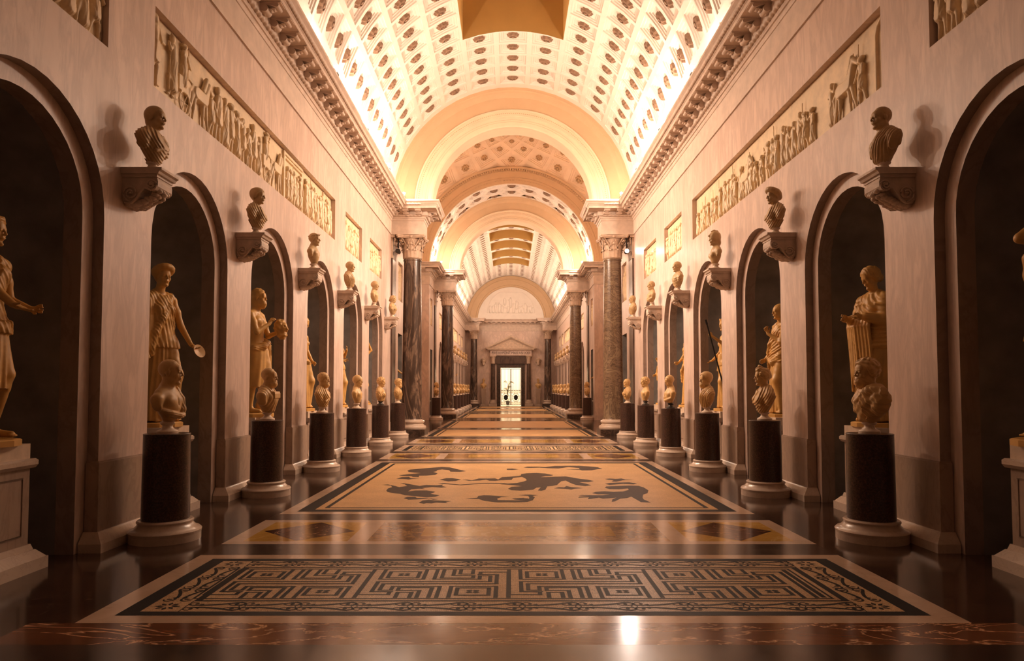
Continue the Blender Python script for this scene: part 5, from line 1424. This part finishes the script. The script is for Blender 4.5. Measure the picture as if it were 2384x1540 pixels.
# lunette relief
F = Field((-2.2, -.06, -.05), (2.2, .10, 1.9), .022); rnd = random.Random(8)
sl, P = F.reg((-9,)*3, (99,)*3); F.V = np.maximum(P[1]+.0+0*P[0]+0*P[2]-.0, -(P[1]+.04)+0*P[0]+0*P[2]).astype(np.float32)
for i in range(15):
    u = -1.85+.265*i; hmax = math.sqrt(max(.05, 2.2**2-u*u))*.55; hh = min(hmax, rnd.uniform(.55, 1.1)); z = .02+(rnd.uniform(.3, .7) if abs(u) < .8 and i % 2 else 0)
    F.cone((u, .02, z+.05), (u+rnd.uniform(-.08, .08), .03, z+hh*.7), .09, .11, .03); F.ell((u+.02, .04, z+hh*.88), (.07, .05, .09), k=.02); F.cone((u, .04, z+hh*.65), (u+rnd.uniform(-.3, .3), .05, z+hh*rnd.uniform(.5, .9)), .04, .03, .02)
F.clip(lambda x, y, z: np.sqrt(x*x+z*z)-2.15+0*y, 0)
me = F.mesh('lunette_relief', M['plaster']); o = link('lunette_relief', me, None, (0, Y-.04, ZV+.65), (0, 0, PI)); o.location.y = Y-.02
tag(o, 'pale carved relief scene in the semicircular lunette above the end door', 'relief')
# ------------------------------------------------------------------ black spotlights between columns and pilasters
for s, sn in ((-1, 'left'), (1, 'right')):
    t = thing('black_spotlight', 'black spotlight fixed under the architrave between %s column and pilaster' % sn, 'spotlight', (3.86*s, 23.1, 6.2), 0, 'black spotlights by the nearer columns')
    link('bracket', MB().box((-.02, -.02, .12), (.02, .02, .56)).box((-.06, -.05, .50), (.06, .05, .56)).mesh('bracket', M['black']), t)
    hd = MB().lathe([(.04, -.13), (.065, -.11), (.075, .02), (.08, .1), (.085, .13), (.07, .135)], 20, caps=False); hd.v = [(x, -z, y) for x, y, z in hd.v]
    link('lamp_housing', hd.mesh('lamp_housing', M['black'], smooth=True), t)
    ln = MB().lathe([(0, .11), (.066, .11)], 20, caps=False); ln.v = [(x, -z, y) for x, y, z in ln.v]
    link('lens', ln.mesh('lens', M['bulb2'] if s > 0 else M['bronze']), t)
# ------------------------------------------------------------------ floor
fl = structure('floor', MB().add([(-7.2, YN0-.2, 0), (7.2, YN0-.2, 0), (7.2, YF1+.9, 0), (-7.2, YF1+.9, 0)], [(0, 1, 2, 3)]).mesh('floor', M['floor']))
Z1 = .0010
def sheet(name, polys, mat, z):
    mb = MB()
    for p in polys: mb.add([(x, y, z) for x, y in p], [tuple(range(len(p)))])
    return link(name, mb.mesh(name, mat), fl)
def rect(x0, y0, x1, y1): return [(x0, y0), (x1, y0), (x1, y1), (x0, y1)]
def frame(x0, y0, x1, y1, wx, wy): # mitred frame
    return [[(x0, y0), (x1, y0), (x1-wx, y0+wy), (x0+wx, y0+wy)], [(x1, y0), (x1, y1), (x1-wx, y1-wy), (x1-wx, y0+wy)], [(x1, y1), (x0, y1), (x0+wx, y1-wy), (x1-wx, y1-wy)], [(x0, y1), (x0, y0), (x0+wx, y0+wy), (x0+wx, y1-wy)]]
def stroke(pts, w, closed=False):
    """flat ribbon polygons along a polyline"""
    out = []; n = len(pts)
    L, R = [], []
    for i in range(n):
        a = pts[max(i-1, 0)]; b = pts[min(i+1, n-1)]; d = Vector((b[0]-a[0], b[1]-a[1]))
        if d.length < 1e-6: d = Vector((1, 0))
        d.normalize(); ww = w[i] if isinstance(w, list) else w
        L.append((pts[i][0]-d.y*ww/2, pts[i][1]+d.x*ww/2)); R.append((pts[i][0]+d.y*ww/2, pts[i][1]-d.x*ww/2))
    for i in range(n-1): out.append([R[i], R[i+1], L[i+1], L[i]])
    return out
def seg(a, b, w):
    x0, x1 = sorted((a[0], b[0])); y0, y1 = sorted((a[1], b[1])); return rect(x0-w/2, y0-w/2, x1+w/2, y1+w/2)
def meander(Y0, name):
    D = 1.88; W = 3.0
    sheet('white_border', frame(-W, Y0, W, Y0+D, .18, .15), M['cream'], Z1)
    x0, y0, x1, y1 = -W+.18, Y0+.15, W-.18, Y0+D-.15
    tz = sheet('mosaic_ground', [rect(x0, y0, x1, y1)], M['tess'], Z1)
    bl = []
    bl += frame(x0, y0, x1, y1, .13, .085)
    bx0, by0, bx1, by1 = x0+.13, y0+.085, x1-.13, y1-.06
    sx, sy = .27, .235
    bl += frame(bx0+sx, by0+sy, bx1-sx, by1-sy, .055, .022)
    fx0, fy0, fx1, fy1 = -2.44, Y0-4.667+5.215, 2.31, Y0-4.667+6.027
    bl += frame(fx0-.02, fy0-.022, fx1+.02, fy1+.022, .02, .016)
    # key pattern: four units, each half turned round to give the other
    UX, UW, YA, YB = -1.257, 1.158, 5.228, 6.014
    cxu, cyu = -.678, (YA+YB)/2; dy = Y0-4.667
    half = [[(-1.257, 6.014), (-1.253, 5.301), (-1.017, 5.301), (-1.017, 5.354)], [(-1.162, 6.014), (-1.155, 5.723), (-.801, 5.723), (-.805, 6.014)],
            [(-1.103, 5.955), (-1.103, 5.764), (-.855, 5.764), (-.855, 5.955), (-1.103, 5.955)], [(-.712, 6.014), (-.712, 5.723), (-.340, 5.723), (-.340, 5.826)],
            [(-.654, 6.014), (-.654, 5.757), (-.395, 5.757), (-.395, 5.826)], [(-.566, 6.014), (-.562, 5.833), (-.395, 5.833)], [(-.511, 6.014), (-.508, 5.879), (-.404, 5.879), (-.404, 6.014)],
            [(-1.010, 5.377), (-1.156, 5.377), (-1.160, 5.651), (-.252, 5.651), (-.252, 5.826), (-.340, 5.826)]]
    for k in range(-1, 3):
        for inv in (0, 1):
            for pl in half:
                q = [((2*cxu-a_, 2*cyu-b_) if inv else (a_, b_)) for a_, b_ in pl]
                for a_, b_ in zip(q[:-1], q[1:]):
                    if abs(a_[0]-b_[0]) < .02: bl.append(seg(((a_[0]+b_[0])/2+UW*k, a_[1]+dy), ((a_[0]+b_[0])/2+UW*k, b_[1]+dy), .034) if 0 else rect((a_[0]+b_[0])/2+UW*k-.017, min(a_[1], b_[1])+dy-.009, (a_[0]+b_[0])/2+UW*k+.017, max(a_[1], b_[1])+dy+.009))
                    else: bl.append(rect(min(a_[0], b_[0])+UW*k-.017, a_[1]+dy-.010, max(a_[0], b_[0])+UW*k+.017, a_[1]+dy+.010))
            fx_, fy_ = (-.979, 5.86) if not inv else (2*cxu+.979, 2*cyu-5.86)
            for t in range(4):
                an = 2*PI*t/4+.78; px, py = fx_+UW*k+.037*math.cos(an), fy_+dy+.030*math.sin(an)
                bl.append([(px+.026*math.cos(2*PI*j/8), py+.021*math.sin(2*PI*j/8)) for j in range(8)])
    bl.append(rect(2.25, YA+dy, 2.29, YB+dy))
    # scroll border: paired S curves with leaf blobs
    def scroll(cx_, cy_, L, H, vert=False, ph=0):
        res = []
        for m_ in (1, -1):
            pts = []; ws = []
            for i in range(26):
                t = i/25
                if t < .3: a = PI*.5+t/.3*PI*1.5; r = .30+.0*t; px = -.36+.14*math.cos(a); py = m_*(.24+.15*math.sin(a))
                elif t < .7: q = (t-.3)/.4; px = -.36+.72*q+.0; py = m_*(.09+.06*math.sin(q*PI*2)+.30*q*q*.0+(.24-.09)*0)+m_*.0; py = m_*(.09+.28*q*q)
                else: q = (t-.7)/.3; a = PI*.5-q*PI*1.6; px = .36+.15*math.cos(a); py = m_*(.24+.15*math.sin(a))
                pts.append((px, py)); ws.append(.018*(.5+math.sin(PI*t)))
            blobs = [(-.36, m_*.24, .07), (.36, m_*.22, .075)]
            for px, py, r in blobs: res.append([(px*L+r*L*.55*math.cos(2*PI*j/9), py*H+r*H*1.15*math.sin(2*PI*j/9)) for j in range(9)])
            res += stroke([(px*L, py*H) for px, py in pts], ws)
        for m_ in (1, -1): res += stroke([(.44*L, m_*.0), (.5*L, m_*.16*H), (.56*L, 0)], .008)
        if vert: res = [[(-v, u) for u, v in p] for p in res]
        return [[(cx_+u, cy_+v) for u, v in p] for p in res]
    n = 12; LL = (bx1-bx0-2*sx)/n
    for i in range(n):
        for yy in (by0+sy/2, by1-sy/2): bl += scroll(bx0+sx+LL*(i+.5), yy, LL, sy)
    n = 3; LV = (by1-by0-2*sy)/n
    for i in range(n):
        for xx in (bx0+sx/2, bx1-sx/2): bl += scroll(xx, by0+sy+LV*(i+.5), LV, sx, True)
    for xx in (bx0+sx/2, bx1-sx/2):
        for yy in (by0+sy/2, by1-sy/2):
            for t in range(8):
                a = 2*PI*t/8; c_, s_ = math.cos(a), math.sin(a)
                bl.append([(xx+(c_*u-s_*v)*.95, yy+(s_*u+c_*v)*.85) for u, v in ((.025, 0), (.06, .018), (.10, 0), (.06, -.018))])
            bl += [seg((xx+(sx/2 if xx < 0 else -sx/2), yy-sy/2), (xx+(sx/2 if xx < 0 else -sx/2), yy+sy/2), .008)]
    # consistent winding
    out = []
    for p in bl:
        ar = sum(p[i][0]*p[(i+1) % len(p)][1]-p[(i+1) % len(p)][0]*p[i][1] for i in range(len(p)))
        out.append(p if ar > 0 else p[::-1])
    mb = MB()
    for j, p in enumerate(out): mb.add([(x, y, Z1*2+.00002*(j % 7)) for x, y in p], [tuple(range(len(p)))])
    link('key_pattern_mosaic', mb.mesh('key_pattern_mosaic', M['blacktess']), fl)
def lozenge_strip(Y0, D):
    W = 3.0; b = .13
    sheet('white_border', frame(-W, Y0, W, Y0+D, .17, b), M['cream'], Z1)
    xa, xb = -1.66, 1.66
    sheet('white_border', [rect(xa-.10, Y0+b, xa+.10, Y0+D-b), rect(xb-.10, Y0+b, xb+.10, Y0+D-b)], M['cream'], Z1)
    sheet('yellow_marble_panel', [rect(-W+.17, Y0+b, xa-.10, Y0+D-b), rect(xb+.10, Y0+b, W-.17, Y0+D-b)], M['giallo'], Z1)
    sheet('mottled_marble_panel', [rect(xa+.10, Y0+b, xb-.10, Y0+D-b)], M['breccia'], Z1)
    sheet('yellow_marble_panel', [rect(xa+.62, Y0+b+.25, xb-.62, Y0+D-b-.25)], M['giallo'], Z1*1.6)
    sheet('red_lozenge', [[(c-.50, Y0+D/2), (c, Y0+b+.02), (c+.50, Y0+D/2), (c, Y0+D-b-.02)] for c in (-2.29, 2.29)], M['africano'], Z1*1.6)
def monster_mosaic(Y0, D, figs=True):
    W = 2.97
    sheet('white_border', frame(-W, Y0, W, Y0+D, .17, .17), M['cream'], Z1)
    x0, y0, x1, y1 = -W+.17, Y0+.17, W-.17, Y0+D-.17
    sheet('mosaic_ground', [rect(x0, y0, x1, y1)], M['tess2'], Z1)
    sheet('black_band', frame(x0, y0, x1, y1, .19, .15), M['blacktess'], Z1*2)
    sheet('black_band', frame(x0+.28, y0+.26, x1-.28, y1-.26, .055, .05), M['blacktess'], Z1*2)
    if figs:
        mb = MB()
        for j, p in enumerate(SIL):
            ar = sum(p[i][0]*p[(i+1) % len(p)][1]-p[(i+1) % len(p)][0]*p[i][1] for i in range(len(p)))
            p = p if ar > 0 else p[::-1]
            mb.add([(x, y, Z1*2+.00003*(j % 9)) for x, y in p], [tuple(range(len(p)))])
        link('sea_monster_mosaic', mb.mesh('sea_monster_mosaic', M['soft_black']), fl)
SIL = [[(0.1,12.37),(0.12,12.66),(0.22,12.78),(0.4,12.84),(0.56,12.74),(0.7,12.51),(0.64,12.39),(0.54,12.35),(0.45,12.23),(0.58,12.25),(0.73,12.29),(0.91,12.32),(1.01,12.18),(1.12,12.0),(1.25,11.89),(1.33,11.71),(1.23,11.58),(1.07,11.56),(1.16,11.4),(1.23,11.2),(1.12,11.1),(0.98,11.24),(0.92,11.44),(0.86,11.77),(0.78,11.69),(0.72,11.44),(0.68,11.24),(0.59,11.12),(0.51,11.08),(0.46,10.71),(0.39,10.6),(0.34,10.64),(0.4,10.97),(0.33,10.93),(0.27,10.71),(0.07,10.62),(-0.07,10.67),(-0.12,10.82),(-0.06,11.04),(0.1,11.1),(-0.07,11.24),(-0.25,11.32),(-0.14,11.4),(0.03,11.48),(0.14,11.65),(0.2,11.82),(0.18,12.04)],
 [(0.6,10.87),(0.69,10.99),(0.77,10.97),(0.82,11.12),(0.89,11.0),(1.07,10.89),(0.93,10.82),(0.86,10.72),(0.78,10.8)],
 [(1.14,10.36),(1.21,10.5),(1.35,10.55),(1.48,10.5),(1.63,10.53),(1.75,10.71),(1.76,10.85),(1.61,10.76),(1.46,10.78),(1.41,10.93),(1.45,11.07),(1.62,11.12),(1.85,11.17),(1.98,11.14),(2.03,10.97),(2.04,10.64),(1.97,10.36),(1.88,10.23),(1.82,9.97),(1.8,9.79),(1.85,9.51),(1.72,9.55),(1.7,9.73),(1.67,10.04),(1.59,9.91),(1.48,9.85),(1.37,9.62),(1.32,9.59),(1.36,9.79),(1.44,9.94),(1.31,9.88),(1.23,9.85),(1.19,9.94),(1.01,9.8),(1.05,9.97),(0.89,9.94),(0.92,10.04),(1.06,10.1),(0.91,10.13),(0.97,10.18),(1.17,10.16),(1.27,10.16),(1.39,10.26),(1.21,10.26)],
 [(1.47,11.36),(1.56,11.48),(1.68,11.52),(1.9,11.56),(2.01,11.41),(1.93,11.3),(1.77,11.36),(1.53,11.24)],
 [(1.55,11.98),(1.65,12.04),(1.75,11.98),(1.85,12.04),(1.9,11.91),(2.05,11.91),(1.84,11.8),(1.7,11.63),(1.62,11.65),(1.68,11.8),(1.6,11.86)],
 [(0.18,13.69),(0.26,13.85),(0.45,13.85),(0.61,13.78),(0.82,13.99),(1.07,14.02),(1.31,14.02),(1.5,13.9),(1.66,13.75),(1.71,13.43),(1.62,13.43),(1.48,13.24),(1.29,13.21),(1.25,13.35),(0.99,13.37),(1.26,13.46),(1.28,13.61),(1.08,13.78),(0.87,13.54),(0.66,13.58),(0.5,13.69),(0.3,13.64)],
 [(-0.15,13.49),(-0.04,13.52),(0.08,13.41),(-0.04,13.29),(-0.15,13.32)],
 [(-0.13,9.7),(0.04,9.69),(0.16,9.76),(0.19,9.91),(0.18,10.1),(0.03,10.16),(0.13,10.22),(0.21,10.23),(0.33,10.16),(0.24,10.1),(0.27,9.97),(0.23,9.7),(0.15,9.57),(-0.04,9.53),(-0.13,9.55)],
 [(-0.06,9.86),(0.06,9.91),(0.17,9.88),(0.18,9.76),(0.06,9.72),(-0.03,9.78)],
 [(-2.04,13.16),(-2.02,13.35),(-1.86,13.49),(-1.68,13.64),(-1.45,13.81),(-1.28,13.73),(-1.13,13.46),(-0.92,13.1),(-1.03,12.99),(-1.21,13.02),(-1.25,13.24),(-1.4,13.38),(-1.48,13.27),(-1.48,13.08),(-1.53,12.99),(-1.42,12.76),(-1.44,12.54),(-1.59,12.44),(-1.72,12.42),(-1.7,12.23),(-1.81,12.25),(-1.85,12.35),(-2.02,12.39),(-2.09,12.48),(-2.0,12.58),(-1.87,12.71),(-1.74,12.81),(-1.87,12.87),(-1.99,12.99)],
 [(-2.06,12.0),(-2.0,12.23),(-1.88,12.27),(-1.82,12.09),(-1.66,12.04),(-1.77,11.98),(-1.83,11.91),(-1.94,11.98)],
 [(-1.3,11.89),(-1.2,12.09),(-1.1,12.1),(-0.93,11.91),(-1.01,11.71),(-1.13,11.66)],
 [(-0.91,11.89),(-0.82,11.89),(-0.74,11.8),(-0.63,12.04),(-0.54,12.04),(-0.47,12.04),(-0.35,12.07),(-0.29,11.92),(-0.23,12.23),(-0.09,12.29),(0.06,12.37),(0.17,12.56),(0.16,12.29),(-0.03,12.13),(-0.06,11.86),(-0.25,11.8),(-0.34,11.73),(-0.44,11.75),(-0.5,11.89),(-0.6,11.77),(-0.78,11.73)],
 [(-1.28,11.36),(-1.2,11.48),(-0.9,11.28),(-0.52,11.49),(-0.22,11.48),(-0.02,11.32),(0.14,11.44),(0.14,11.2),(0.0,11.24),(-0.22,11.38),(-0.52,11.4),(-0.88,11.2),(-1.19,11.36)],
 [(-2.16,11.25),(-2.08,11.3),(-1.93,11.12),(-1.85,11.0),(-1.79,11.07),(-1.74,11.12),(-1.81,11.32),(-1.9,11.4),(-1.85,11.44),(-1.75,11.36),(-1.65,11.24),(-1.54,11.12),(-1.45,11.24),(-1.28,11.2),(-1.18,11.28),(-1.18,11.12),(-1.09,11.0),(-1.17,10.93),(-1.32,11.0),(-1.47,10.89),(-1.4,10.78),(-1.5,10.82),(-1.62,10.75),(-1.64,10.53),(-1.54,10.64),(-1.37,10.65),(-1.22,10.5),(-1.24,10.4),(-1.27,10.3),(-1.12,10.16),(-1.17,10.02),(-1.29,9.96),(-1.46,10.07),(-1.63,10.16),(-1.72,10.3),(-1.83,10.36),(-1.95,10.5),(-1.99,10.64),(-2.0,10.85),(-1.96,11.0),(-2.01,11.16)],
 [(-1.61,9.9),(-1.57,10.02),(-1.46,10.02),(-1.42,9.91),(-1.31,9.9),(-1.1,9.8),(-1.17,9.76),(-1.24,9.85),(-1.37,9.79),(-1.52,9.76)],
 [(-1.34,9.5),(-1.31,9.69),(-1.23,9.76),(-1.14,9.7),(-1.02,9.67),(-0.9,9.62),(-0.98,9.57),(-0.94,9.47),(-1.1,9.51),(-1.16,9.45),(-1.23,9.47),(-1.26,9.42)],
 [(-0.72,9.85),(-0.56,9.93),(-0.55,10.1),(-0.47,10.16),(-0.39,10.15),(-0.27,10.1),(-0.09,10.02),(-0.21,9.99),(-0.27,9.85),(-0.26,9.73),(0.11,9.69),(0.11,9.56),(-0.26,9.53),(-0.45,9.66),(-0.53,9.82),(-0.65,9.82)],
 [(-0.06,9.85),(0.11,9.93),(0.11,9.73),(0.01,9.76)]]
meander(4.667, 'near'); lozenge_strip(6.997, 1.263); monster_mosaic(8.65, 6.2)
sheet('red_veined_slab', [rect(-3.3, 4.28, 3.3, 4.667)], M['floor_red'], Z1)
sheet('grey_slab', [rect(-3.3, 1.0, 3.3, 4.28)], M['floor_grey'], Z1)
sheet('brown_slab', [rect(-3.0, 6.547, 3.0, 6.997), rect(-3.0, 8.26, 3.0, 8.65), rect(-3.0, 14.85, 3.0, 15.3)], M['floor_grey'], Z1)
lozenge_strip(15.3, 1.45); meander(17.2, 'second'); lozenge_strip(19.7, 1.7)
sheet('brown_slab', [rect(-3.0, 16.75, 3.0, 17.2), rect(-3.0, 19.08, 3.0, 19.7), rect(-3.0, 21.4, 3.0, 22.3)], M['floor_grey'], Z1)
monster_mosaic(22.3, 4.2, False); monster_mosaic(27.0, 6.4, False)
lozenge_strip(34.4, 1.3); monster_mosaic(36.4, 6.0, False); lozenge_strip(43.0, 1.3); meander(45.0, 'far'); monster_mosaic(47.5, 5.0, False); lozenge_strip(53.2, 1.3); monster_mosaic(55.2, 4.6, False)
# ------------------------------------------------------------------ camera, lights
cam = bpy.data.cameras.new('camera'); co = bpy.data.objects.new('camera', cam); COL.objects.link(co)
TH = math.atan(.043)
co.location = (-.09, 0, 1.57); co.rotation_euler = (PI/2+TH, 0, 0)
cam.sensor_width = 36; cam.lens = 1600/2384*36; cam.shift_x = .0021; cam.shift_y = .0277; cam.clip_end = 200
scene.camera = co
WARM = (1.0, .735, .545)
def point(loc, e, r=.06, c=WARM, parent=None):
    l = bpy.data.lights.new('lamp_light', 'POINT'); l.energy = e; l.color = c; l.shadow_soft_size = r
    o = bpy.data.objects.new('lamp_light', l); COL.objects.link(o); o.location = loc
    if parent: o.parent = parent
    return o
def lamp_mesh():
    a = MB().box((-.05, -.07, 0), (.05, .07, .03)).box((-.015, -.06, .03), (.015, -.045, .15)).box((-.015, .045, .03), (.015, .06, .15)).mesh('bracket', M['black'])
    b = MB().lathe([(.0, -.04), (.03, -.035), (.045, 0), (.04, .03), (.0, .045)], 12, (0, 0, .14), caps=False).mesh('bulb', M['bulb'], smooth='all')
    return a, b
LA, LB = lamp_mesh()
near_lamps = [10.14, 13.4, 16.3, 19.3, 22.2]
far_lamps = [39.5, 42.5, 45.5, 48.5, 51.5, 54.5, 57.5]
for s, sn in ((-1, 'left'), (1, 'right')):
    for grp, ys in (('near', near_lamps), ('crossing', [24.2, 34.4, 35.3, 26.62]), ('far', far_lamps)):
        for i, y in enumerate(ys):
            x = (3.66 if grp == 'far' else 3.55)*s if grp != 'crossing' or y > 30 else 2.75*s
            if y == 35.3: x = 3.68*s
            if y == 26.62: x = 4.35*s  # lamps added out of view to brighten the far crossing arch and dome
            ordn = ['first', 'second', 'third', 'fourth', 'fifth', 'sixth', 'seventh'][i]
            if grp == 'near': lb = 'small floodlight on the %s cornice of the near gallery, %s from the camera' % (sn, ordn)
            elif grp == 'far': lb = 'tiny floodlight on the %s cornice of the far gallery, %s beyond the arch' % (sn, ordn)
            else: lb = 'small floodlight on the %s cornice %s' % (sn, ['block over the nearer free-standing column', 'at the far corner under the dome', 'between dome corner and farther free-standing column', 'at the near dome corner, added unseen fill'][i])
            t = thing('cornice_lamp', lb, 'lamp', (x, y, 7.80), 0, 'floodlights along the cornices')
            link('bracket', LA, t); link('bulb', LB, t)
            e = [4, 34, 150, 185, 18][i] if grp == 'near' else ([24, 80, 60, 300][i] if grp == 'crossing' else (105 if i < 5 else 90))
            point((-.03*s, -.10, .17), e, .05, WARM, t)
            if grp != 'crossing':
                es = [20, 210, 850, 1150, 650][i] if grp == 'near' else (430 if i < 5 else 110)
                l = bpy.data.lights.new('flood_beam', 'SPOT'); l.energy = es; l.color = WARM; l.shadow_soft_size = .06; l.spot_size = math.radians(105); l.spot_blend = .9
                o = bpy.data.objects.new('flood_beam', l); COL.objects.link(o); o.parent = t; o.location = (-.05*s, .10, .17)
                o.rotation_euler = Vector((1*s, 0, .62)).to_track_quat('Z', 'Y').to_euler()
for s in (-1, 1):      # warm fittings inside the bright room beyond the gate
    point((1.5*s, YF1+2.6, 3.9), 150, .15, (1, .80, .55))
l = bpy.data.lights.new('spot_beam', 'SPOT'); l.energy = 110; l.color = (1, .78, .66); l.shadow_soft_size = .06; l.spot_size = math.radians(75); l.spot_blend = .7
o = bpy.data.objects.new('spot_beam', l); COL.objects.link(o); o.location = (3.84, 22.92, 6.2); o.rotation_euler = Vector((.55, 1, .45)).to_track_quat('Z', 'Y').to_euler()
scene.view_settings.view_transform = 'Standard'; scene.view_settings.look = 'None'
scene.view_settings.exposure = .68; scene.view_settings.gamma = 1
w = bpy.data.worlds.new('world'); scene.world = w; w.use_nodes = True
w.node_tree.nodes['Background'].inputs[0].default_value = (.02, .013, .01, 1); w.node_tree.nodes['Background'].inputs[1].default_value = .3
